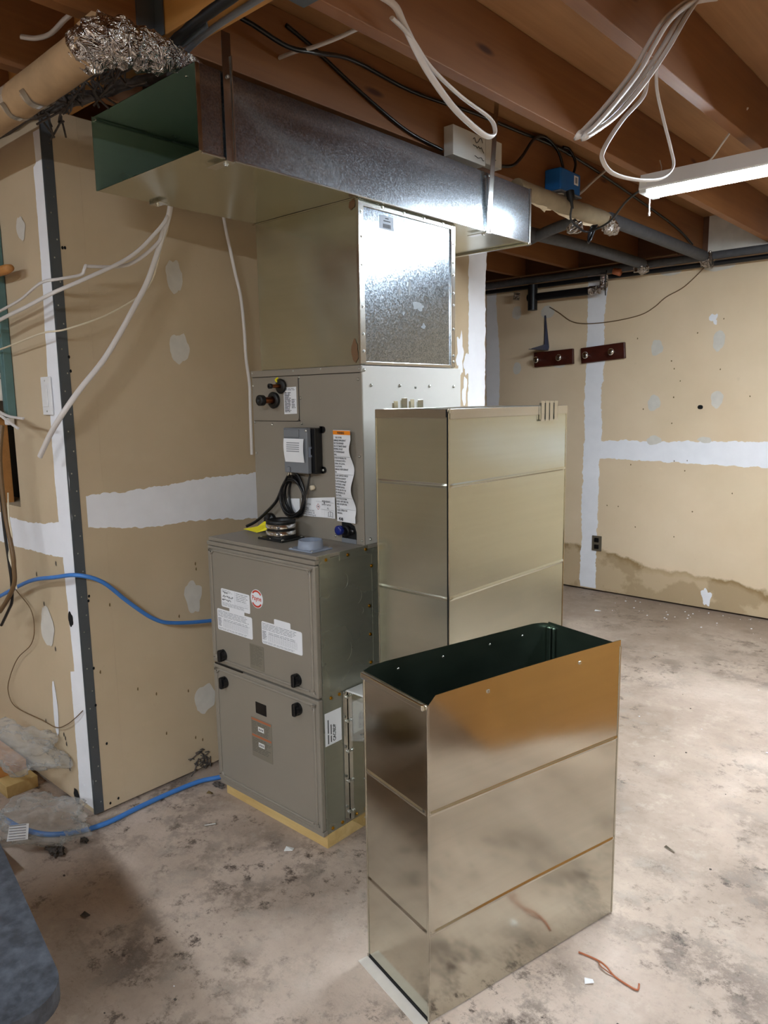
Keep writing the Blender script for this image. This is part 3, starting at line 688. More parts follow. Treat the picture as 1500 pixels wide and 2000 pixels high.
for p in ((.537, 1.033, .600, .0005), (.446, 1.058, .60, .0004)): b.add([w2(Vector(q)) for q in ((p[0], CY-.0022, p[1]), (p[2], CY-.0022, p[1]), (p[2], CY-.0022, p[1]+p[3]), (p[0], CY-.0022, p[1]+p[3]))], [[0, 1, 2, 3]])
for dx, w_ in ((.447, .003), (.541, .003)): b.add([w2(Vector(q)) for q in ((dx+.01, CY-.0024, 1.052), (dx+.01+w_, CY-.0024, 1.052), (dx+.01+w_, CY-.0024, 1.059), (dx+.01, CY-.0024, 1.059))], [[0, 1, 2, 3]])
dc = Vector((.525, CY-.0022, 1.041)); ring = [dc+Vector(v) for v in ((.007, 0, 0), (0, 0, .010), (-.007, 0, 0), (0, 0, -.010))]
b.tube([w2(v) for v in ring], .0006, 5, closed=True, sub=1, mi=1); b.dome(w2(dc), (0, -1, 0), .0025, .0003)
bk = [(.572, 1.012), (.583, 1.014), (.594, 1.012), (.594, 1.027), (.583, 1.029), (.572, 1.027)]
b.tube([w2(Vector((x, CY-.0024, z))) for x, z in bk], .0006, 5, closed=True, sub=1); b.tube([w2(Vector((.583, CY-.0024, z))) for z in (1.014, 1.029)], .0005, 5, sub=1)
b.build('lower_text', ['ink', 'redink'], ls)
# openings with caps
b = MB().slabpoly([(x, CY-.0012, z) for x, z in [(.628, .948), (.692, .948), (.692, .972), (.684, .992), (.665, 1.000), (.628, 1.000)]][::-1], (0, -.001, 0)); b.build('drain_opening', 'hole', co)
MB().box(.628, .692, CY-.004, CY-.001, .9345, .949, .001).build('drain_sill', 'greyplastic', co)
MB().lathe((.655, CY-.002, .974), (0, -1, 0), [(0, .017), (.014, .017), (.016, .012), (.010, .010), (.010, 0)], 24).lathe((.676, CY-.002, .974), (0, -1, 0), [(0, .010), (.008, .010), (.008, 0)], 20).build('drain_fitting', 'black', co)
MB().lathe((.636, CY-.012, .976), (0, -1, 0), [(0, .012), (.004, .0155), (.016, .0155), (.019, .012), (.019, 0)], 28).build('blue_plug', 'bluecap', co)
MB().lathe((.277, CY-.002, .968), (0, -1, 0), [(0, .030), (.010, .030), (.013, .026), (.013, .012), (.02, .010), (.02, 0)], 28).box(.247, .307, CY-.014, CY-.002, .936, .968, .002).build('drain_knob', 'black', co)
yt = MB().slabpoly([(.186, CY-.055, .937), (.28, CY-.070, .9365), (.345, CY-.05, .955), (.345, CY-.04, .975), (.285, CY-.038, .972), (.255, CY-.045, .952)], (0, -.0015, .001)).build('yellow_tag', 'yellow', co)
MB().slabpoly([(.322, CY-.0575, .962), (.342, CY-.0555, .960), (.342, CY-.0505, .970), (.322, CY-.0525, .971)], (0, -.0015, .001)).build('tag_print', 'inkgrey', yt)

# ================================================================== PLENUM
PX0, PX1, PY0, PY1, PZ0, PZ1 = .26, .7255, .193, .667, CZ1+.0005, 1.9675
pl = thing('supply_plenum', 'galvanized plenum box between the coil cabinet and the long trunk duct', 'plenum', (.4925, .43, PZ0))
b = MB(); N = 14; vs = []
for i in range(N+1):
    for j in range(N+1):
        u, v = i/N, j/N; bow = .006*math.sin(PI*u)*math.sin(PI*v)
        vs.append((PX0+(PX1-PX0-.002)*u, PY0-bow, PZ0+.002+(PZ1-PZ0-.004)*v))
b.add(vs, [[i*(N+1)+j, (i+1)*(N+1)+j, (i+1)*(N+1)+j+1, i*(N+1)+j+1] for i in range(N) for j in range(N)], 0, True)
b.box(PX0+.001, PX1-.004, PY0+.002, PY1-.002, PZ0, PZ1)
b.build('front_panel', 'galv_smooth', pl)
rp = MB().box(PX1-.003, PX1, PY0+.002, PY1, PZ0, PZ1).build('side_panel', 'spangle_smudged', pl)
b = MB()
for y in (PY0+.0005, PY1-.021):
    b.bm(box_bm(PX1, PX1+.006, y, y+.022, PZ0+.002, PZ1-.002, .0015))
for y in (PY0-.002, ): b.bm(box_bm(PX1-.002, PX1+.008, y-.001, y+.003, PZ0+.002, PZ1-.002, .001))
b.bm(box_bm(PX1, PX1+.005, PY0+.02, PY1-.02, PZ1-.020, PZ1-.001, .001)).bm(box_bm(PX1, PX1+.003, PY0+.02, PY1-.02, PZ0, PZ0+.010, .001))
b.build('corner_flange', 'bright', pl)
b = MB()
for z in (1.93, 1.86, 1.78, 1.66, 1.58, 1.53): screw(b, (PX1+.006, PY0+.012, z), (1, 0, 0), .0035)
for z in (1.90, 1.84, 1.80, 1.74, 1.70, 1.62, 1.53, 1.51): screw(b, (PX1+.006, PY1-.010, z), (1, 0, 0), .0035)
for y in (.30, .40, .50, .60): screw(b, (PX1+.005, y, PZ1-.010), (1, 0, 0), .0035)
b.build('screws', 'zinc', pl)
st = MB().slabpoly([(PX1+.0004, .291, 1.897), (PX1+.0004, .356, 1.897), (PX1+.0004, .354, 1.937), (PX1+.0004, .291, 1.937)], (.0005, 0, 0)).build('barcode_sticker', 'bluegrey', rp)
b = MB(); xq = PX1+.0012
for i in range(14): y = .306+i*.0026; b.quad((xq, y, 1.901), (xq, y+(.0012 if i % 3 else .0018), 1.901), (xq, y+(.0012 if i % 3 else .0018), 1.913), (xq, y, 1.913))
for z, y0, y1 in ((1.928, .316, .332), (1.920, .308, .34)): b.quad((xq, y0, z), (xq, y1, z), (xq, y1, z+.003), (xq, y0, z+.003))
b.build('bars', 'ink', st)
b = MB(); blob(b, (.708, 1.53), .012, .030, 'y', PY0-.0018, 0, .3, seed=6); blob(b, (.705, 1.952), .012, .014, 'y', PY0-.0018, 0, .3, seed=9); b.build('reflection_patch', 'reflectpatch', pl)  # orange reflections along the corner strip, painted as flat patches
b = MB()
for y, z, a, c_ in ((.47, 1.68, .030, .012), (.43, 1.74, .008, .022), (.38, 1.72, .008, .01), (.50, 1.62, .010, .008), (.40, 1.655, .006, .006)): blob(b, (y, z), a, c_, 'x', PX1+.0004, 0, .4, seed=z*30)
b.build('smudge', 'greysmudge', rp)
# ================================================================== TRUNK DUCT
TX0, TX1, TY0, TY1, TZ0, TZ1 = .262, .748, -.361, 1.121, 1.968, 2.161
tr = thing('trunk_duct', 'long galvanized rectangular trunk duct hanging under the joists with an open near end', 'duct', ((TX0+TX1)/2, .38, TZ0))
T_ = .0012
def sheet(b, ax, off, u0, u1, v0, v1, nu, nv, amp, th, sgn, seed=0):
    """thin gently waved sheet with thickness"""
    F = []; 
    for side in (0, 1):
        vs = []
        for i in range(nu+1):
            for j in range(nv+1):
                u = u0+(u1-u0)*i/nu; v = v0+(v1-v0)*j/nv; e = math.sin(PI*i/nu)*math.sin(PI*j/nv)
                d = off+side*th*sgn+amp*e*noise.noise(Vector((u*2.5+seed, v*2.5, seed)))
                vs.append((d, u, v) if ax == 'x' else ((u, d, v) if ax == 'y' else (u, v, d)))
        b.add(vs, [[i*(nv+1)+j, (i+1)*(nv+1)+j, (i+1)*(nv+1)+j+1, i*(nv+1)+j+1] for i in range(nu) for j in range(nv)], side, True)
b = MB(); sheet(b, 'z', TZ0, TX0, TX1, TY0, TY1, 10, 24, .005, T_, 1, 3); b.build('bottom_panel', ['galv_smooth', 'galv_lit_inner'], tr)
b = MB(); sheet(b, 'x', TX1, TY0, TY1, TZ0, TZ1, 30, 8, .004, T_, -1, 5); b.build('side_panel', ['spangle', 'galv_lit_inner'], tr)
b = MB(); sheet(b, 'x', TX0, TY0-.004, TY1, TZ0, TZ1, 20, 6, .003, T_, 1, 9); b.build('side_panel', ['galv_smooth', 'galv_lit_inner'], tr)
b = MB(); sheet(b, 'z', TZ1, TX0, TX1, TY0, TY1, 10, 20, .004, T_, -1, 13); b.build('top_panel', ['galv_smooth', 'galv_lit_inner'], tr)
b = MB().box(TX0, TX1, TY1-.003, TY1, TZ0, TZ1).bm(box_bm(TX1-.004, TX1+.004, TY1-.006, TY1+.004, TZ0-.002, TZ1+.002, .001)).bm(box_bm(TX0-.004, TX1+.004, TY1-.012, TY1+.006, TZ0-.008, TZ0-.001, .001)); b.build('end_cap', 'bright', tr)
b = MB().bm(box_bm(TX1-.004, TX1+.0035, TY0+.006, TY1, TZ0-.005, TZ0-.0002, .001)).bm(box_bm(TX0+.001, TX0+.010, TY0+.002, TY1-.01, TZ1-.012, TZ1-.004, .002))
b.build('seam_lip', 'bright', tr)
b = MB().bm(box_bm(TX1-.001, TX1+.001, TY0-.001, TY0+.010, TZ0, TZ1, .0004)); b.dome((TX1-.08, TY0+.03, TZ1-.0015), (0, 0, -1), .004); b.build('end_hem', 'galv', tr)
MB().bm(box_bm(PX0-.012, PX1+.0, PY0-.006, PY0-.001, TZ0-.003, TZ0-.0006, .0005)).build('joint_tab', 'galv', tr)
def strap(y, ztop, xtop, label):
    t = thing('hanger_strap', label, 'strap', (TX1, y, TZ0), 'sheet metal straps holding up the trunk duct')
    b = MB()
    P = [(TX1+.0055, TZ0-.007), (xtop, ztop)]
    p0 = Vector((P[0][0], y-.013, P[0][1])); p1 = Vector((P[1][0], y-.013, P[1][1])); w_ = Vector((0, .026, 0))
    b.slabpoly([p0, p1, p1+w_, p0+w_], (.0012, 0, 0)); b.bm(box_bm(TX1+.0065, TX1+.010, y+.010, y+.013, TZ0-.007, min(ztop, 2.2), .0005))
    b.bm(box_bm(TX1-.075, TX1+.0065, y-.014, y+.014, TZ0-.009, TZ0-.0065, .0008)); b.build('strap_band', 'bright', t)
    s_ = MB(); screw(s_, (TX1-.015, y, TZ0-.009), (0, 0, -1), .005); screw(s_, (TX1+.0075, y, TZ1-.01), (1, 0, 0), .003); s_.build('screws', 'zinc', t)
    return t
strap(-.275, ZJ, .752, 'sheet metal hanger strap near the open end of the trunk duct')
strap(.833, ZS-.002, .790, 'sheet metal hanger strap near the far end of the trunk duct')
b = MB().box(TX0-.003, TX0-.0015, -.20, -.172, TZ0-.006, ZJ+.05).box(TX0-.002, TX0+.05, -.20, -.172, TZ0-.008, TZ0-.0065); screw(b, (TX0+.02, -.186, TZ0-.008), (0, 0, -1), .005)
b.build('hanger_strap', 'bright', label='sheet metal hanger strap hooked under the wall side of the trunk duct', cat='strap', group='sheet metal straps holding up the trunk duct')

# ================================================================== RETURN BOX
rb = thing('return_air_box', 'shallow galvanized return box screwed low on the furnace side, partly under plastic film', 'duct', (.77, .35, .05))
b = MB().box(.7275, .7275+.0025, .083, .115, .052, .492, .0005).bm(box_bm(.7285, .742, .112, .118, .052, .492, .0015)); b.build('mounting_flange', 'bright', rb)
b = MB().box(.732, .808, .102, .62, .055, .487, .001); b.build('box_body', 'galv', rb)
MB().box(.730, .812, .098, .62, .487, .493, .001).build('top_cover', 'paperedge', rb)
b = MB()
for z in (.085, .19, .29, .39, .47): screw(b, (.7305, .098, z), (1, 0, 0), .0045); screw(b, (.745, .101, z+.01), (0, -1, 0), .004)
for z in (.09, .22, .35, .44): b.dome((.797, .1015, z), (0, -1, 0), .003)
b.build('screws', 'zinc', rb)
b = MB(); vs = []
for i in range(9):
    for j in range(13):
        x = .746+.064*i/8; z = .33+.14*j/12+.02*i/8*(j < 3); vs.append((x, .0985+.006*noise.noise(Vector((x*40, z*25, 1)))-.004, z))
b.add(vs, [[i*13+j, (i+1)*13+j, (i+1)*13+j+1, i*13+j+1] for i in range(8) for j in range(12)], 0, True); b.build('plastic_film', 'film', rb)

# ================================================================== LOOSE DUCT SECTIONS
def rect_duct(name, label, loc, rot, w_, l_, h_, seams, notch, mat='galv'):
    """local: near corner at origin, width w along -x, length l along +y"""
    t = thing(name, label, 'duct', loc, rotz=math.radians(rot)); th = .0016
    def panel(pts, off): b = MB().slabpoly(pts, off, 0); return b
    z0 = .003
    # long near face (x=0)
    def facegrid(fn, off, nm, L_, top, seed):
        b = MB(); zs = sorted([h_*j/16 for j in range(16)]+[zz+k for zz in seams for k in (-.0068, -.0052, -.002, .002, .0052, .0068)]); zs = [z for z in zs if not any(.0070 < abs(z-q) < .02 for q in seams)]
        us = sorted([L_*i/10 for i in range(11)]+[.002, .010, .022, L_-.022, L_-.008]); nu, nv = len(us)-1, len(zs)
        for side in (0, 1):
            vs = []
            for i, u in enumerate(us):
                for j in range(nv+1):
                    z = max(z0, zs[j]) if j < nv else top(u); e = math.sin(PI*u/L_)*math.sin(PI*min(1, z/h_))
                    d = .0055*e*noise.noise(Vector((u*2.2+seed, z*2.2, seed*1.7)))+side*th
                    if any(abs(z-q) < .0025 for q in seams) and .004 < u < L_-.004: d -= .0030
                    vs.append(fn(u, d, z))
            b.add(vs, [[i*(nv+1)+j, (i+1)*(nv+1)+j, (i+1)*(nv+1)+j+1, i*(nv+1)+j+1] for i in range(nu) for j in range(nv)], side, True)
        return b.build(nm, [mat, 'galv_shaded'], t)
    if notch: topl = lambda u: h_-.006+.018*min(1, max(0, u-.002)/.020)+.003*math.sin(PI*min(1, u/l_))
    else: topl = lambda u: h_
    tops = lambda u: h_-(.004 if notch else .006)
    facegrid(lambda u, d, z: (-d, u, z), 0, 'long_panel', l_, topl, 1.3)
    facegrid(lambda u, d, z: (-u, d, z), 0, 'short_panel', w_, tops, 4.1)
    facegrid(lambda u, d, z: (-w_+d, u, z), 0, 'long_panel', l_, lambda u: h_-.004+.010*(min(1, u/.03) if notch else 0)*min(1, (l_-u)/.04), 7.7)
    facegrid(lambda u, d, z: (-u, l_-d, z), 0, 'short_panel', w_, lambda u: h_, 9.2)
    # corner locks
    b = MB()
    for x, y in ((.0005, -.0005),): b.bm(box_bm(x-.006, x+.001, y-.0015, y+.004, z0, h_-.006, .0012))
    b.bm(box_bm(-.004, .002, l_-.003, l_+.001, z0, h_-.004, .001)); b.bm(box_bm(-w_-.001, -w_+.003, -.002, .003, z0, h_-.01, .001))
    b.build('corner_seam', 'galv', t)
    b = MB()
    b.bm(box_bm(-w_+.002, -w_+.018, l_-.012, l_-.003, z0+.2, h_-.012, .002)); b.bm(box_bm(-w_+.022, -w_+.030, l_-.010, l_-.003, z0+.2, h_-.012, .002)); b.build('inner_seam', 'galv_shaded', t)
    return t
df = rect_duct('duct_section', 'open topped galvanized duct section standing upright in the foreground', (1.372, -.303, 0), -13.8, .247, .625, .756, (.504, .22), True)
b = MB().bm(box_bm(-.247, -.006, -.010, .001, .736, .752, .004, 3)); b.build('rolled_edge', 'galv', df)
b = MB()
for y, z in ((.17, .742), (.47, .742)): b.bm(box_bm(-.0005, .0022, y-.004, y+.004, z-.004, z+.003, .001)); b.dome((-.0, y, z-.002), (1, 0, 0), .0035, .002)
for y in (.10, .24, .40, .52): b.dome((-.247+.0018, y, .735), (1, 0, 0), .0035, .002)
b.build('dimples', 'zinc', df)
b = MB().bm(box_bm(-.25, -.002, -.030, -.002, .0008, .0030, .0005)).box(-.25, .0, -.0015, .001, .0005, .010, mi=1); b.build('bottom_flange', ['greypatch', 'hole'], df)
dr = rect_duct('duct_section', 'tall galvanized duct section standing beside the furnace behind the shorter one', (1.094, .144, 0), -.38, .265, .64, 1.352, (1.150, .835), False, 'galv_pale')
b = MB()
b.bm(box_bm(-.265, -.001, -.003, .002, 1.332, 1.3565, .001)).bm(box_bm(-.262, .0, -.0015, .012, 1.352, 1.3575, .0005))
b.bm(box_bm(-.001, .0035, .004, .640, 1.330, 1.3575, .001)); b.bm(box_bm(-.265, -.2615, .0, .640, 1.335, 1.3575, .001)); b.bm(box_bm(-.265, .0, .636, .6405, 1.335, 1.3575, .001))
b.build('top_rim', 'bright', dr)
MB().box(-.003, .0, -.0045, -.0035, .01, 1.35).box(-.006, -.003, -.0048, -.0035, 1.335, 1.3565).build('seam_gap', 'hole', dr)
def cleat(x, y, z, rz, mat='bright'):
    b = MB()
    M4 = Matrix.Translation((x, y, z)) @ Matrix.Rotation(rz, 4, 'Z')
    b.bm(box_bm(-.0008, .0008, -.011, .011, -.035, .028, .0003), M4=M4); b.bm(box_bm(-.006, .0008, -.011, -.0095, -.03, .022, .0003), M4=M4); b.bm(box_bm(-.006, .0008, .0095, .011, -.03, .022, .0003), M4=M4)
    return b
for i, (y, dx) in enumerate(((.475, 0), (.502, .0005), (.529, 0), (.556, .0008))):
    x, yy = 1.094+.006-(-.38*PI/180)*-y*0+dx, .144+y
    cleat(x+.0045, yy, 1.345, 0).build('drive_cleat', 'bright', label='small bent steel cleat hooked over the near rim of the tall duct, '+('leftmost of four', 'second from left', 'third from left', 'rightmost of four')[i], cat='cleat', group='cleats on the near rim of the tall duct')
for i, (y, dz) in enumerate(((.095, 0), (.135, .008), (.172, .004), (.212, .002))):
    cleat(1.094-.265-.0025, .144+y, 1.352+dz, .15*(-1)**i).build('drive_cleat', 'galv_pale', label='small bent steel cleat standing above the far rim of the tall duct, '+('leftmost of four', 'second from left', 'third from left', 'rightmost of four')[i], cat='cleat', group='cleats on the far rim of the tall duct')

# ================================================================== CABLES
def cable(name, pts, r, mat, label, flat=1.0, cat='cable', group=None, sub=6, ref=None):
    return MB().tube(pts, r, 10, sub=sub, flat=flat, ref=ref).build(name, mat, label=label, cat=cat, group=group)
cable('white_cable', [(.19, -.06, 2.40), (.20, -.075, 2.15), (.20, -.09, 1.99), (.16, -.099, 1.904), (.16, -.158, 1.766), (.16, -.213, 1.677), (.16, -.265, 1.597), (.16, -.328, 1.511), (.15, -.399, 1.429), (.13, -.45, 1.355), (.06, -.459, 1.295), (-.022, -.459, 1.227)], .0085, 'nm', 'thick white cable curving down from the duct to a cut end by the light switch', .75)
cable('white_cable', [(.19, -.03, 2.40), (.20, -.06, 2.1), (.19, -.09, 1.97), (.183, -.146, 1.894), (.183, -.237, 1.815), (.178, -.377, 1.74), (.14, -.455, 1.698), (-.008, -.469, 1.672), (-.202, -.469, 1.651), (-.376, -.469, 1.623), (-.6, -.46, 1.58)], .0062, 'nm', 'white cable running left from the duct, lower of the two across the corner', .7)
cable('white_cable', [(.175, -.02, 2.40), (.18, -.06, 2.05), (.165, -.10, 1.92), (.16, -.124, 1.873), (.16, -.224, 1.801), (.16, -.345, 1.782), (.16, -.358, 1.784), (.162, -.366, 1.770), (.155, -.375, 1.755), (.14, -.43, 1.740), (.082, -.459, 1.732), (-.065, -.459, 1.7), (-.223, -.459, 1.68), (-.397, -.459, 1.658), (-.6, -.45, 1.62)], .0058, 'nm', 'white cable with a sharp kink, upper of the two across the corner', .7)
cable('thin_cream_wire', [(.18, -.05, 2.40), (.17, -.07, 2.0), (.13, -.085, 1.88), (.114, -.131, 1.751), (.114, -.261, 1.662), (.10, -.40, 1.605), (.02, -.437, 1.597), (-.181, -.437, 1.578), (-.304, -.437, 1.567), (-.48, -.437, 1.560)], .0028, 'cream', 'thin cream wire running left below the white cables')
cable('white_cable', [(.146, .17, 2.35), (.11, .185, 2.22), (.075, .198, 2.12), (.069, .207, 2.023), (.069, .233, 1.897), (.067, .250, 1.83), (.069, .266, 1.759), (.069, .275, 1.65), (.069, .278, 1.542), (.069, .289, 1.45), (.069, .288, 1.355), (.069, .286, 1.188)], .0058, 'nm', 'white cable hanging straight down the tan wall beside the plenum', .6)
cable('blue_cable', [(-.95, -.43, .52), (-.766, -.43, .608), (-.55, -.425, .686), (-.265, -.425, .789), (-.064, -.425, .833), (.05, -.405, .853), (.08, -.34, .823), (.08, -.257, .74), (.08, -.169, .662), (.08, -.091, .628), (.08, .077, .598), (.09, .3, .58)], .0068, 'bluecable', 'blue cable draped across the wall corner and behind the furnace')
cable('blue_cable', [(-.7, -.66, .009), (-.442, -.626, .009), (-.253, -.60, .009), (-.12, -.582, .009), (-.017, -.544, .009), (.046, -.472, .009), (.072, -.38, .009), (.066, -.258, .009), (.066, -.138, .009), (.079, -.024, .010), (.116, .056, .010), (.16, .2, .010)], .0085, 'bluecable', 'blue cable lying on the concrete floor along the wall')
cable('thin_loop_wire', [(-.46, -.398, .76), (-.457, -.4, .726), (-.34, -.4, .671), (-.324, -.4, .599), (-.368, -.4, .533), (-.493, -.4, .456), (-.582, -.4, .365), (-.618, -.4, .294), (-.561, -.4, .247), (-.336, -.4, .26), (-.213, -.4, .266), (-.129, -.4, .301), (-.06, -.398, .345), (-.017, -.392, .38)], .0017, 'brownwire', 'thin brown wire looping low on the left wall', cat='wire')
cable('brown_cable', [(-.26, -.47, 1.32), (-.249, -.491, 1.207), (-.246, -.491, 1.038), (-.215, -.491, .905), (-.215, -.491, .86), (-.225, -.491, .80), (-.293, -.491, .735), (-.4, -.48, .67)], .0075, 'brownwire', 'brown cable hanging at the left edge below the electrical panel')
cable('black_cable', [(-.31, -.47, 1.30), (-.293, -.481, 1.017), (-.278, -.481, .862), (-.272, -.481, .80), (-.283, -.481, .73), (-.32, -.481, .69), (-.4, -.48, .62)], .005, 'blackwire', 'black cable hanging at the left edge below the electrical panel')
cable('cable_stub', [(-.42, -.42, 1.372), (-.36, -.44, 1.372), (-.252, -.485, 1.371), (-.155, -.491, 1.352), (-.04, -.491, 1.344)], .0045, 'nm', 'upper of two cut cable stubs sticking out of the electrical panel', .6)
cable('cable_stub', [(-.42, -.42, 1.355), (-.36, -.44, 1.362), (-.254, -.485, 1.363), (-.159, -.491, 1.336), (-.083, -.491, 1.313)], .0045, 'nm', 'lower of two cut cable stubs sticking out of the electrical panel', .6)
cable('thin_brown_wire', [(-.25, -.475, 1.10), (-.235, -.485, 1.02), (-.225, -.485, .95), (-.262, -.485, .89), (-.24, -.485, .84), (-.225, -.485, .78)], .0028, 'cream', 'thin pale wire dangling beside the brown cable', cat='wire')
# ceiling cables
def strands(name, pts, offs, r, label, mat='nm', flat=.55, cat='cable'):
    b = MB()
    for o in offs: b.tube([Vector(p)+Vector(o) for p in pts], r, 10, flat=flat)
    return b.build(name, mat, label=label, cat=cat)
strands('cable_loop', [(1.03, -.06, 2.32), (1.06, -.018, 2.295), (1.06, .018, 2.263), (1.06, .095, 2.196), (1.06, .179, 2.148), (1.06, .246, 2.122), (1.06, .345, 2.100), (1.06, .392, 2.104), (1.06, .408, 2.124), (1.06, .377, 2.150), (1.06, .246, 2.168), (1.06, .116, 2.202), (1.06, .037, 2.247), (1.06, -.028, 2.265)], [(0, 0, 0)], .0085, 'white cable loop dangling from the joist above the trunk duct')
strands('cable_loop', [(1.50, .80, 2.455), (1.5, .632, 2.385), (1.5, .488, 2.297), (1.5, .402, 2.218), (1.5, .308, 2.122), (1.5, .171, 2.009), (1.5, .075, 1.938), (1.5, .056, 1.927), (1.5, .064, 1.926), (1.5, .196, 2.000), (1.5, .324, 2.095), (1.5, .463, 2.216), (1.5, .583, 2.335), (1.50, .72, 2.455)], [(0, 0, 0), (.014, .004, -.004)], .0095, 'thick folded bundle of white cable hanging from the ceiling at the upper right')
strands('cable_loop', [(1.43, .60, 2.30), (1.43, .559, 2.197), (1.43, .531, 2.146), (1.43, .414, 2.061), (1.43, .32, 1.974), (1.43, .317, 1.944), (1.43, .38, 1.928), (1.43, .533, 1.944), (1.43, .68, 1.978), (1.43, .755, 2.024), (1.43, .731, 2.067), (1.43, .669, 2.131), (1.43, .616, 2.201), (1.43, .62, 2.30)], [(0, 0, 0)], .0055, 'wide open loop of thin white cable dangling in front of the tube light')
cable('white_cable', [(.600, .025, 2.33), (.66, .032, 2.33), (.72, .040, 2.325), (.802, .054, 2.328), (.873, .058, 2.33), (.979, .07, 2.335)], .0085, 'nm', 'white cable bridging two joists above the trunk duct', .6)
cable('white_cable', [(.209, -.514, 2.33), (.24, -.49, 2.325), (.29, -.475, 2.325), (.369, -.477, 2.33), (.419, -.481, 2.33), (.559, -.50, 2.34)], .010, 'nm', 'white cable bridging two joists at the top left corner', .6)
cable('white_cable', [(1.439, 1.35, 2.33), (1.30, 1.55, 2.30), (1.20, 1.72, 2.30), (1.10, 1.85, 2.32), (1.019, 1.95, 2.33)], .006, 'nm', 'white cable crossing the joist bay behind the tube light', .6)
cable('black_cable', [(.65, -.28, 2.36), (.7, -.17, 2.327), (.70, -.036, 2.310), (.69, .076, 2.332), (.62, .30, 2.40), (.61, .591, 2.396), (.61, .944, 2.42), (.61, 1.224, 2.43), (.61, 1.638, 2.44), (.61, 2.2, 2.40), (.61, 2.9, 2.33), (.61, 3.2, 2.27)], .0065, 'blackwire', 'black cable stapled along the joist above the trunk duct')
cable('black_cable', [(.604, .05, 2.42), (.605, .151, 2.392), (.606, .342, 2.328), (.606, .563, 2.269), (.606, .76, 2.252)], .006, 'blackwire', 'black cable sloping down the joist face to the white box')
cable('black_cable', [(.605, 1.06, 2.29), (.61, 1.122, 2.275), (.62, 1.20, 2.29), (.62, 1.27, 2.339), (.62, 1.36, 2.425), (.62, 1.45, 2.452), (.62, 1.56, 2.42), (.63, 1.592, 2.35)], .006, 'blackwire', 'black cable arching from the white box to the blue junction box')
cable('black_cable', [(.61, 1.62, 2.455), (.62, 1.66, 2.45), (.635, 1.687, 2.398), (.635, 1.66, 2.335)], .006, 'blackwire', 'short black cable dropping into the right side of the blue junction box')
cable('grey_conduit', [(.625, 1.66, 2.243), (.625, 1.76, 2.29), (.62, 1.895, 2.37), (.615, 2.02, 2.44)], .006, 'nm', 'grey cable rising to the right of the blue junction box')
cable('extension_cord', [(.72, 1.50, 2.165), (.715, 1.505, 2.12), (.73, 1.55, 2.09), (.75, 1.60, 2.08), (.85, 1.58, 2.10), (.97, 1.48, 2.145), (1.075, 1.42, 2.17)], .0045, 'blackwire', 'black power cord running from the blue box plug up to the tube light')
cable('thin_wall_wire', [(-.45, YC-.004, 2.02), (-.378, YC-.004, 1.977), (-.27, YC-.004, 1.905), (-.141, YC-.004, 1.881), (.05, YC-.004, 1.885), (.22, YC-.004, 1.909), (.31, YC-.004, 1.95), (.385, YC-.004, 2.006), (.50, YC-.004, 2.06), (.616, YC-.004, 2.16)], .0032, 'brownwire', 'thin wire sagging across the top of the back wall', cat='wire')
b = MB()
for k in range(5):
    b.tube([(.76+.010*math.cos(a)*(1+k*.2), 1.60+.015*math.sin(a)+k*.004, 2.07+.035*math.sin(a+.3*k)) for a in [2*PI*i/10 for i in range(10)]], .004, 6, closed=True, sub=3)
for k in range(4):
    b.tube([(.70+.03*math.cos(a), 1.56+.02*math.sin(a)+k*.006, 2.10+.018*math.sin(a+k)) for a in [2*PI*i/10 for i in range(10)]], .004, 6, closed=True, sub=3, mi=1)
b.build('cord_bundle', ['blackwire', 'foil'], label='tied bundle of spare power cord hanging below the blue box', cat='cord')

# blue junction box, white box
bj = thing('junction_box', 'blue plastic junction box nailed to the joist side, plug underneath', 'electrical box', (.645, 1.575, 2.24))
MB().bm(box_bm(.5985, .675, 1.485, 1.660, 2.245, 2.335, .006, 3)).build('box_body', 'bluepaint', bj)
MB().bm(box_bm(.597, .680, 1.480, 1.665, 2.237, 2.2445, .002)).build('cover_plate', 'greyplastic', bj)
MB().slabpoly([(.6755, 1.600, 2.285), (.6755, 1.638, 2.285), (.6755, 1.638, 2.322), (.6755, 1.600, 2.322)], (.0006, 0, 0)).slabpoly([(.6763, 1.61, 2.292), (.6763, 1.628, 2.292), (.6763, 1.628, 2.316), (.6763, 1.61, 2.316)], (.0003, 0, 0), 1).build('sticker', ['paper', 'inkgrey'], bj)
MB().cyl((.645, 1.53, 2.237), (.645, 1.53, 2.233), .02, n=20).build('outlet_face', 'cream', bj)
MB().lathe((.70, 1.52, 2.236), (.25, -.12, -1), [(0, .018), (.03, .016), (.045, .007), (.075, .0055), (.075, 0)], 16).build('power_plug', 'rubber', label='black plug pushed into the underside of the blue junction box', cat='plug')
wb = thing('wall_device_box', 'white device box with handwriting fixed to the joist above the duct', 'electrical box', (.62, .93, 2.235))
MB().bm(box_bm(.5985, .640, .78, .98, 2.235, 2.335, .002)).build('box_body', 'paperedge', wb)
MB().bm(box_bm(.5985, .634, .99, 1.10, 2.250, 2.345, .002)).build('side_flap', 'paperedge', wb)
b = MB()
for x0, z0, n in ((.90, 2.315, 8), (.90, 2.285, 9), (.91, 2.257, 8), (1.04, 2.275, 3)):
    b.tube([((.6415 if x0 < 1 else .6355), x0+i*.0085, z0+random.uniform(-.010, .010)) for i in range(n)], .0012, 5, sub=3)
b.build('handwriting', 'ink', wb)

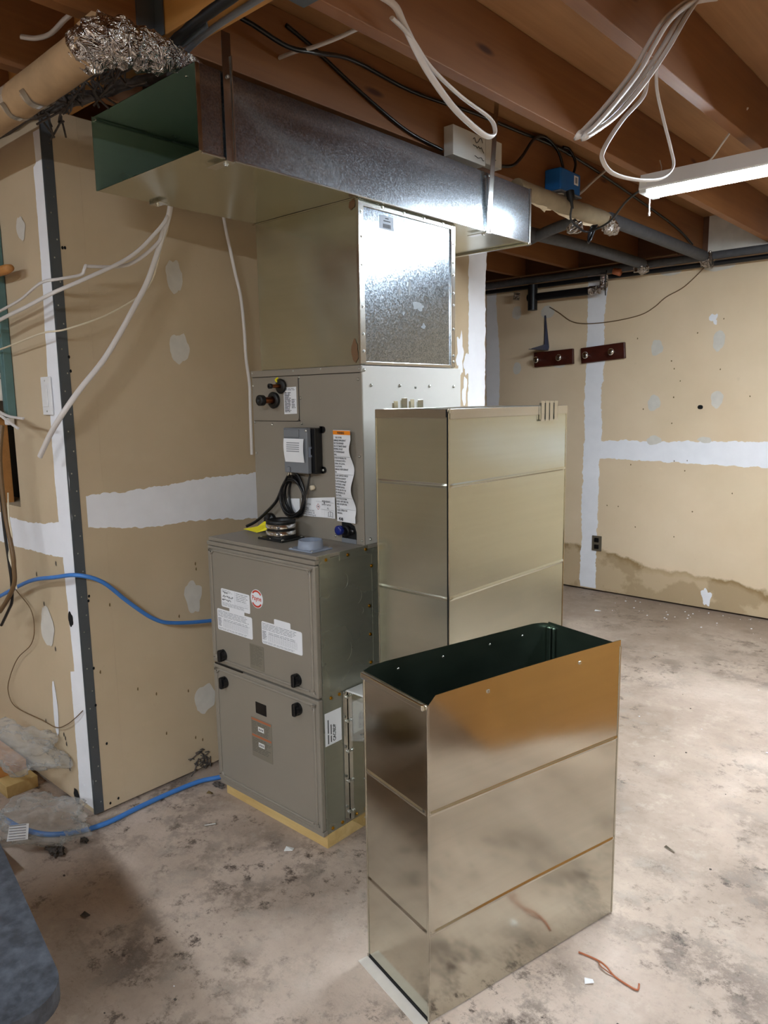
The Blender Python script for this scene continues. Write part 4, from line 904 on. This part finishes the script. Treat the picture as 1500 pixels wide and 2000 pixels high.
# ================================================================== PIPES
pp = thing('insulated_pipe', 'grey foam insulated pipe under the joists with torn beige wrap by the blue box', 'pipe', (.66, 1.3, 2.2))
MB().tube([(.665, 1.97, 2.205), (.665, 2.6, 2.203), (.665, 3.24, 2.20)], .031, 16).build('foam_sleeve', 'foam', pp)
b = MB().tube([(.655, 1.17, 2.197), (.655, 1.45, 2.195), (.66, 1.75, 2.195), (.665, 1.93, 2.195)], [.033, .034, .036, .034], 14, sub=8, jit=.05); b.build('torn_wrap', 'beigewrap', pp)
b = MB(); vs = []
for i in range(25):
    y = 1.15+i*.029; vs += [(.68, y, 2.195), (.64+.01*math.sin(i*1.7), y, 2.160-.012*math.sin(i*.9)+random.uniform(-.008, .008)), (.60, y, 2.185)]
b.add(vs, [[i*3+k, (i+1)*3+k, (i+1)*3+k+1, i*3+k+1] for i in range(24) for k in (0, 1)], 0); b.build('wrap_flap', 'cream', pp)
b = MB(); b.tube([(.68, 1.90, 2.18), (.67, 1.98, 2.165), (.66, 2.05, 2.17)], [.03, .034, .02], 10, jit=.25, smooth=False); b.build('foil_end', 'foil', pp)
p2 = thing('insulated_pipe', 'grey foam insulated pipe slanting away behind the trunk duct end, left of the other', 'pipe', (.28, 2.0, 2.2))
MB().tube([(.24, 1.90, 2.205), (.29, 2.5, 2.203), (.30, 3.22, 2.20)], .031, 16).tube([(.16, 2.08, 2.195), (.35, 1.95, 2.195), (.56, 1.84, 2.195)], .026, 14).build('foam_sleeve', 'foam', p2)
MB().tube([(.29, 3.16, 2.17), (.30, 3.25, 2.17)], [.03, .034], 10, jit=.25, smooth=False).build('foil_end', 'foil', p2)
p3 = thing('wall_pipe', 'long dark grey pipe run fixed high along the back wall', 'pipe', (.4, 3.30, 2.17))
MB().tube([(-1.5, 3.31, 2.205), (.2, 3.31, 2.207), (2.6, 3.31, 2.21)], .023, 14, sub=3).build('upper_pipe', 'foam', p3)
MB().tube([(-1.5, 3.34, 2.166), (.2, 3.34, 2.166), (2.6, 3.34, 2.17)], .015, 12, sub=3).build('lower_pipe', 'blackpipe', p3)
MB().tube([(.255, 3.30, 2.205), (.29, 3.30, 2.205)], .029, 10, jit=.1, smooth=False).tube([(.64, 3.28, 2.18), (.70, 3.28, 2.18)], [.03, .045], 10, jit=.3, smooth=False).build('foil_joint', 'foil', p3)
MB().tube([(-1.5, 3.27, 2.233), (-.2, 3.27, 2.236), (.5, 3.27, 2.238)], .005, 8).build('tie_wire', 'brownwire', p3)
p4 = thing('drain_pipe', 'black drain pipe with foil taped elbows in front of the back wall top', 'pipe', (-.3, 3.30, 2.0))
MB().tube([(-.56, 3.30, 2.085), (-.3, 3.30, 2.085), (-.03, 3.30, 2.085)], .027, 16).tube([(-.52, 3.29, 2.17), (-.52, 3.29, 2.08), (-.52, 3.29, 1.995)], .034, 16, sub=4).build('pipe_run', 'blackpipe', p4)
MB().tube([(-.09, 3.30, 2.085), (-.02, 3.30, 2.085)], .030, 14).tube([(.0, 3.30, 2.08), (.012, 3.30, 2.13), (.012, 3.30, 2.17)], .026, 10, jit=.15, smooth=False).tube([(-.66, 3.30, 2.08), (-.655, 3.30, 2.13)], .022, 10, jit=.2, smooth=False).build('foil_tape', 'foil', p4)
MB().tube([(.035, 3.28, 2.20), (.03, 3.275, 2.12), (.035, 3.275, 2.04)], .004, 6).build('hanging_tie', 'blackwire', p4)
MB().lathe((.08, 3.29, 2.19), (1, 0, -.3), [(0, .02), (.05, .024), (.05, 0)], 12).build('red_fitting', M['rust'], p4)
# wrapped pipe top left
p5 = thing('wrapped_pipe', 'brown paper wrapped pipe with silver tape bands at the top left', 'pipe', (.2, -.56, 2.10))
MB().tube([(-.7, -.55, 2.15), (-.2, -.552, 2.15), (.2, -.557, 2.15), (.66, -.562, 2.156)], .0435, 24, sub=8, jit=.012).build('paper_wrap', 'card', p5)
b = MB()
for x0, w_ in ((.245, .022), (.355, .03)): b.tube([(x0, -.557, 2.15), (x0+w_, -.557, 2.15)], .0446, 24, sub=2)
b.build('tape_band', 'film', p5)
b = MB()
for x0, w_ in ((.25, .020), (.362, .024)):
    vs = []
    for i in range(9):
        a = math.radians(200+i*9)
        for x in (x0, x0+w_): vs.append((x+.004*math.sin(i), -.557+.0462*math.cos(a), 2.15+.0462*math.sin(a)))
    b.add(vs, [[2*i, 2*i+1, 2*i+3, 2*i+2] for i in range(8)])
b.build('silver_patch', 'tape', p5)
b = MB().tube([(.625, -.562, 2.155), (.665, -.56, 2.158), (.70, -.545, 2.162), (.70, -.50, 2.165), (.685, -.43, 2.175), (.665, -.35, 2.192), (.62, -.24, 2.198)], [.046, .049, .048, .045, .042, .027, .018], 16, sub=5, jit=.17, smooth=False); b.build('foil_elbow', 'foil', p5)
MB().slabpoly([(.66, -.595, 2.19), (.69, -.575, 2.212), (.72, -.55, 2.20), (.695, -.595, 2.17), (.68, -.615, 2.14)], (0, -.002, 0)).build('torn_paper', 'card', p5)
b = MB().tube([(.56, -.37, 2.195), (.64, -.375, 2.205), (.75, -.375, 2.225), (.9, -.375, 2.235), (1.2, -.375, 2.24)], .012, 10, jit=.1); b.build('foam_strip', 'rubber', label='black foam strip tucked under the header beam', cat='foam strip')
b = MB().tube([(.60, -.30, 2.232), (.8, -.32, 2.240), (1.3, -.33, 2.240), (1.9, -.33, 2.24)], .0075, 10); b.build('grey_conduit', 'greyplastic', label='thin grey conduit running under the header beam', cat='conduit')
MB().slabpoly([(.66, -.368, 2.235), (.80, -.368, 2.248), (.80, -.36, 2.215), (.70, -.36, 2.205)], (0, .003, 0)).build('metal_flashing', 'beadmetal', label='small pale metal flashing under the header beside the foil elbow', cat='flashing')
b = MB()
rnd = random.Random(4)
for i in range(60):
    x = rnd.uniform(.0, .5); base = Vector((x, -.40+rnd.uniform(-.03, .02), 2.235+rnd.uniform(-.03, .01)))
    b.tube([base, base+Vector((rnd.uniform(-.05, .05), rnd.uniform(-.03, .03), rnd.uniform(-.045, .02))), base+Vector((rnd.uniform(-.07, .07), rnd.uniform(-.04, .04), rnd.uniform(-.07, .02)))], .003, 5, sub=3)
b.tube([(-.4, -.395, 2.236), (.0, -.40, 2.232), (.2, -.36, 2.222), (.4, -.33, 2.215), (.55, -.30, 2.205)], [.012, .02, .015, .013, .01], 8, sub=6, jit=.4)
o = b.build('dusty_debris', 'lint', label='dark lint and old caulk clinging to the wall top at the upper left', cat='debris'); o['kind'] = 'stuff'

# ================================================================== THINGS ON THE WALLS
sw = thing('light_switch', 'white rocker light switch by the paper taped corner', 'switch', (-.092, YA, 1.355))
MB().bm(box_bm(-.124, -.060, YA-.010, YA-.002, 1.352, 1.472, .003)).build('cover_plate', 'white', sw)
MB().bm(box_bm(-.110, -.076, YA-.014, YA-.010, 1.378, 1.446, .0015)).build('rocker', 'white', sw)
MB().dome((-.092, YA-.010, 1.460), (0, -1, 0), .003).dome((-.092, YA-.010, 1.364), (0, -1, 0), .003).build('screws', 'zinc', sw)
ou = thing('wall_outlet', 'brown duplex outlet low on the back wall beside the taped seam', 'outlet', (-.038, YC, .3))
MB().bm(box_bm(-.075, -.003, YC-.008, YC-.002, .297, .405, .002)).build('cover_plate', 'brownoutlet', ou)
for z in (.327, .375): MB().bm(box_bm(-.056, -.022, YC-.011, YC-.008, z-.015, z+.015, .004)).build('socket', 'black', ou)
def coat_rack(xa, xb, z, tilt, pegs, label):
    t = thing('coat_rack', label, 'coat rack', ((xa+xb)/2, YC, z), 'dark wood coat racks on the back wall')
    M4 = Matrix.Translation(((xa+xb)/2, YC-.014, z)) @ Matrix.Rotation(tilt, 4, 'Y')
    h = (xb-xa)/2
    MB().bm(box_bm(-h, h, -.012, .012, -.053, .053, .004), M4=M4).build('backboard', 'darkwood', t)
    for p in pegs:
        c = M4 @ Vector((p, -.012, -.004)); b = MB().cyl(c, c+Vector((0, -.045, 0)), .007, n=12).lathe(c+Vector((0, -.04, 0)), (0, -1, 0), [(0, .008), (.004, .021), (.012, .023), (.018, .018), (.019, 0)], 20); b.build('peg', 'chrome', t)
coat_rack(-.558, -.247, 1.660, -.04, (-.11, .07), 'dark red wooden coat rack with two chrome pegs under the shelf bracket')
coat_rack(-.188, .130, 1.676, -.07, (-.10, .085), 'dark red wooden coat rack with two chrome pegs crossing the taped seam')
b = MB()
b.slabpoly([(-.488, YC-.003, 1.965), (-.478, YC-.003, 1.965), (-.448, YC-.003, 1.74), (-.452, YC-.003, 1.722), (-.488, YC-.003, 1.722)][::-1], (0, -.004, 0))
b.slabpoly([(-.476, YC-.007, 1.955), (-.476, YC-.022, 1.76), (-.476, YC-.20, 1.726), (-.476, YC-.20, 1.722), (-.476, YC-.007, 1.722)], (.004, 0, 0)); b.bm(box_bm(-.488, -.452, YC-.22, YC-.003, 1.718, 1.722, .001))
b.build('shelf_bracket', 'greybracket', label='blue grey steel shelf bracket upright on the dark end of the back wall', cat='bracket')
ep = thing('electrical_panel', 'open electrical panel with teal rim at the left edge of the view', 'electrical panel', (-.6, YA, 1.345))
MB().box(-.95, -.347, YA-.010, YA-.002, 1.345, 2.0).build('back_tray', 'black', ep)
MB().bm(box_bm(-.358, -.345, YA-.030, YA-.002, 1.345, 2.0, .0015)).bm(box_bm(-.95, -.358, YA-.030, YA-.010, 1.988, 2.0, .0015)).bm(box_bm(-.376, -.358, YA-.032, YA-.026, 1.345, 2.0, .0015)).build('rim', 'teal', ep)
MB().bm(box_bm(-.93, -.40, YA-.024, YA-.010, 1.57, 1.69, .003)).build('insulation', 'beigewrap', ep)
MB().bm(box_bm(-.93, -.39, YA-.030, YA-.010, 1.545, 1.562, .002)).bm(box_bm(-.93, -.385, YA-.034, YA-.010, 1.478, 1.494, .004)).build('cross_bar', 'greypatch', ep)
MB().bm(box_bm(-.93, -.392, YA-.030, YA-.010, 1.40, 1.475, .006)).build('inner_bracket', 'greypatch', ep)
MB().bm(box_bm(-.392, -.384, YA-.03, YA-.026, 1.71, 1.77, .001)).bm(box_bm(-.385, -.350, YA-.03, YA-.008, 1.318, 1.343, .004)).build('white_clip', 'white', ep)
b = MB().lathe((-.75, YA-.052, 1.808), (1, 0, 0), [(0, .0), (0, .015), (.55, .015), (.58, .011), (.58, 0)], 20); b.build('wooden_dowel', 'dowel', label='round orange wooden dowel lying across the electrical panel', cat='dowel')
MB().bm(box_bm(-.70, -.55, YA+.012, YA+.045, 1.0, 1.42, .002)).build('wall_stud', 'dowel', label='bare wooden stud showing in the wall opening below the electrical panel', cat='stud')
# ================================================================== FLOOR THINGS AT THE LEFT
def bag(name, c, rad, rz, seed, label, squash=.6, sc=2.2, amp=.45):
    b = bmesh.new(); bmesh.ops.create_icosphere(b, subdivisions=5, radius=1)
    R = Matrix.Rotation(rz, 4, 'Z')
    for v in b.verts:
        p = v.co.copy(); n1 = noise.noise(p*sc+Vector((seed, 0, 0))); n2 = abs(noise.noise(p*sc*2.6+Vector((0, seed, 0)))); n3 = abs(noise.noise(p*11+Vector((0, 0, seed))))
        k = 1+amp*n1-.28*n2-.10*n3
        q = Vector((p.x*rad[0]*k, p.y*rad[1]*k, p.z*rad[2]*k)); v.co = R @ q+Vector(c)
        v.co.z = max(v.co.z, c[2]-rad[2]*.8)
        if v.co.y > YA-.012 and v.co.x < .01: v.co.y = YA-.012
    return MB().bm(b, smooth=True).build(name, 'film', label=label, cat='plastic bag')
bg = bag('plastic_bag', (.0, -.565, .068), (.155, .075, .078), math.radians(42), 2.0, 'clear plastic bag with a printed white label on the floor by the corner')
b = MB()
vx = Vector((.744, .667, 0)); vz = Vector((-.20, .22, .9)).normalized(); c0 = Vector((.035, -.650, .085))
b.slabpoly([c0+vx*-.03-vz*.024, c0+vx*.035-vz*.018, c0+vx*.035+vz*.028, c0+vx*-.025+vz*.022], (.0, 0, .0006))
for k in range(6):
    z = -.018+k*.0078; p = c0+Vector((.0015, -.0015, .0)); b.slabpoly([p+vx*-.024+vz*z, p+vx*.028+vz*(z+.004), p+vx*.028+vz*(z+.006), p+vx*-.024+vz*(z+.002)], (0, 0, .0003), 1)
b.build('printed_label', ['paper', 'inkgrey'], bg)
bag('plastic_bag', (-.33, -.50, .185), (.20, .075, .085), math.radians(25), 5.0, 'crumpled clear plastic sheeting heaped on the lumber against the left wall', amp=.5)
MB().bm(box_bm(-.80, -.36, -.53, -.42, .0, .045, .002)).build('lumber_offcut', 'pine', label='pale lumber offcut lowest on the floor at the left edge', cat='lumber')
MB().bm(box_bm(-.78, -.44, -.525, -.425, .0455, .085, .002)).build('lumber_offcut', 'dowel', label='wood block stacked on the lumber offcut under the plastic sheeting', cat='lumber')
tb = thing('work_table', 'low work table with dark slate top cut off by the lower left corner', 'table', (.655, -1.215, 0), rotz=math.radians(-10.4))
pts = rrect(-.55, .50, -.42, .30, .07, 8)
MB().slabpoly([(x, y, .415) for x, y in pts], (0, 0, .035)).build('tabletop', 'slate', tb)
for x, y in ((-.45, -.32), (-.45, .15), (.15, -.32), (.15, .10)): MB().cyl((x, y, 0), (x, y, .415), .014, n=12).build('leg', 'greyplastic', tb)
MB().bm(box_bm(-.10, .10, -.86, -.71, 0, .07, .01)).build('small_crate', 'leaf', label='dark olive crate at the left edge behind the slate work table', cat='crate')

bx_ = thing('cardboard_box', 'large brown cardboard box on the floor to the right, mirrored in the front duct', 'box', (2.85, .95, 0))
MB().bm(box_bm(2.45, 3.25, .45, 1.45, 0, .55, .004)).build('box_body', 'cardbox', bx_)
MB().bm(box_bm(2.448, 3.252, .92, .98, .5502, .5508)).bm(box_bm(2.4485, 2.4495, .92, .98, .45, .5508)).build('packing_tape', 'beigewrap', bx_)
# ================================================================== SMALL FLOOR DEBRIS
b = MB().tube([(1.523, .11, .003), (1.569, .115, .003), (1.60, .10, .012), (1.625, .094, .003), (1.66, .088, .003), (1.684, .089, .003), (1.681, .106, .006)], .0022, 6).tube([(1.575, .113, .003), (1.59, .098, .006), (1.62, .094, .003)], .0012, 6)
b.build('bent_wire', 'rust', label='rusty bent wire lying on the concrete at the lower right', cat='wire')
def scrap(x, y, a, w_, d_, mat, label, name='scrap', h=.0015, cat='scrap'):
    M4 = Matrix.Translation((x, y, 0)) @ Matrix.Rotation(a, 4, 'Z')
    b = MB(); b.slabpoly([M4 @ Vector(p) for p in ((-w_, -d_, .0005), (w_, -d_*.8, .004), (w_*.9, d_, .0006), (-w_*.9, d_*.8, .005))], (0, 0, h)); return b.build(name, mat, label=label, cat=cat)
scrap(1.586, .04, .6, .011, .008, 'white', 'tiny silver paper scrap beside the rusty wire', 'paper_scrap')
scrap(1.533, .685, -.3, .018, .004, 'bright', 'thin shiny metal sliver on the floor right of the front duct', 'metal_sliver')
scrap(1.241, .79, .4, .010, .005, 'yellow', 'small yellow crumb on the floor between duct and back wall', 'yellow_scrap')
scrap(.638, -.078, .5, .014, .010, 'paperedge', 'small white plastic bit in front of the furnace base', 'plastic_scrap')
scrap(.165, -.04, .2, .012, .006, 'leaf', 'tan leaf scrap between blue cable and furnace', 'leaf_scrap')
scrap(-.0+.44, -.64, .2, .012, .008, 'lint', 'dark crumb alone in the middle of the near floor', 'dirt_crumb')
scrap(.20, 2.95, .2, .02, .01, 'paper', 'white crumb on the floor before the back wall', 'paper_scrap')
MB().cyl((.325, -.175, .004), (.345, -.145, .004), .0025, n=8).dome((.345, -.145, .004), (.55, .83, 0), .006, .003).build('loose_screw', 'zinc', label='loose steel screw on the floor in front of the furnace', cat='screw')
def lump(x, y, s, seed, label):
    b = bmesh.new(); bmesh.ops.create_icosphere(b, subdivisions=3, radius=1)
    for v in b.verts:
        k = 1+.9*noise.noise(v.co*2.5+Vector((seed, 0, 0)))+.4*noise.noise(v.co*7); v.co = Vector((x+v.co.x*s*k, y+v.co.y*s*.6*k, max(.0, s*.25+v.co.z*s*.35*k)))
    MB().bm(b).build('lint_clump', 'lint', label=label, cat='lint')
lump(.09, -.56, .032, 1, 'dark lint clump on the floor right below the plastic bag')
lump(.10, -.475, .016, 2, 'small lint clump against the blue floor cable')
lump(.15, .01, .022, 3, 'grey lint clump beside the lumber skid corner')
b = MB(); rnd = random.Random(9)
for i in range(26):
    y = rnd.uniform(.0, .075); z = rnd.uniform(.015, .085); p = Vector((.004, y, z))
    b.tube([p, p+Vector((.008, rnd.uniform(-.02, .02), rnd.uniform(-.02, .02))), p+Vector((.004, rnd.uniform(-.03, .03), rnd.uniform(-.02, .02)))], .0018, 5, sub=3)
o = b.build('cobweb_dust', 'lint', label='dusty dark cobweb tangle low on the wall beside the furnace', cat='dust'); o['kind'] = 'stuff'
b = MB(); rnd = random.Random(5)
for i in range(60):
    x = rnd.uniform(.2, 1.6); y = YC-.05-rnd.random()**2*.35; s = rnd.uniform(.001, .0045); b.box(x-s, x+s, y-s, y+s, .0002, s, 0)
for i in range(60):
    x = rnd.uniform(.2, 2.6); y = rnd.uniform(-.9, 2.4); s = rnd.uniform(.0012, .003)
    if .19 < x < 1.6 and -.35 < y < 1.0: continue
    b.box(x-s, x+s*1.5, y-s, y+s, .0002, s, 0, mi=rnd.choice((0, 1, 1)))
o = b.build('drywall_crumbs', ['compound', 'lint'], label='scattered drywall crumbs and grit on the concrete floor', cat='debris'); o['kind'] = 'stuff'
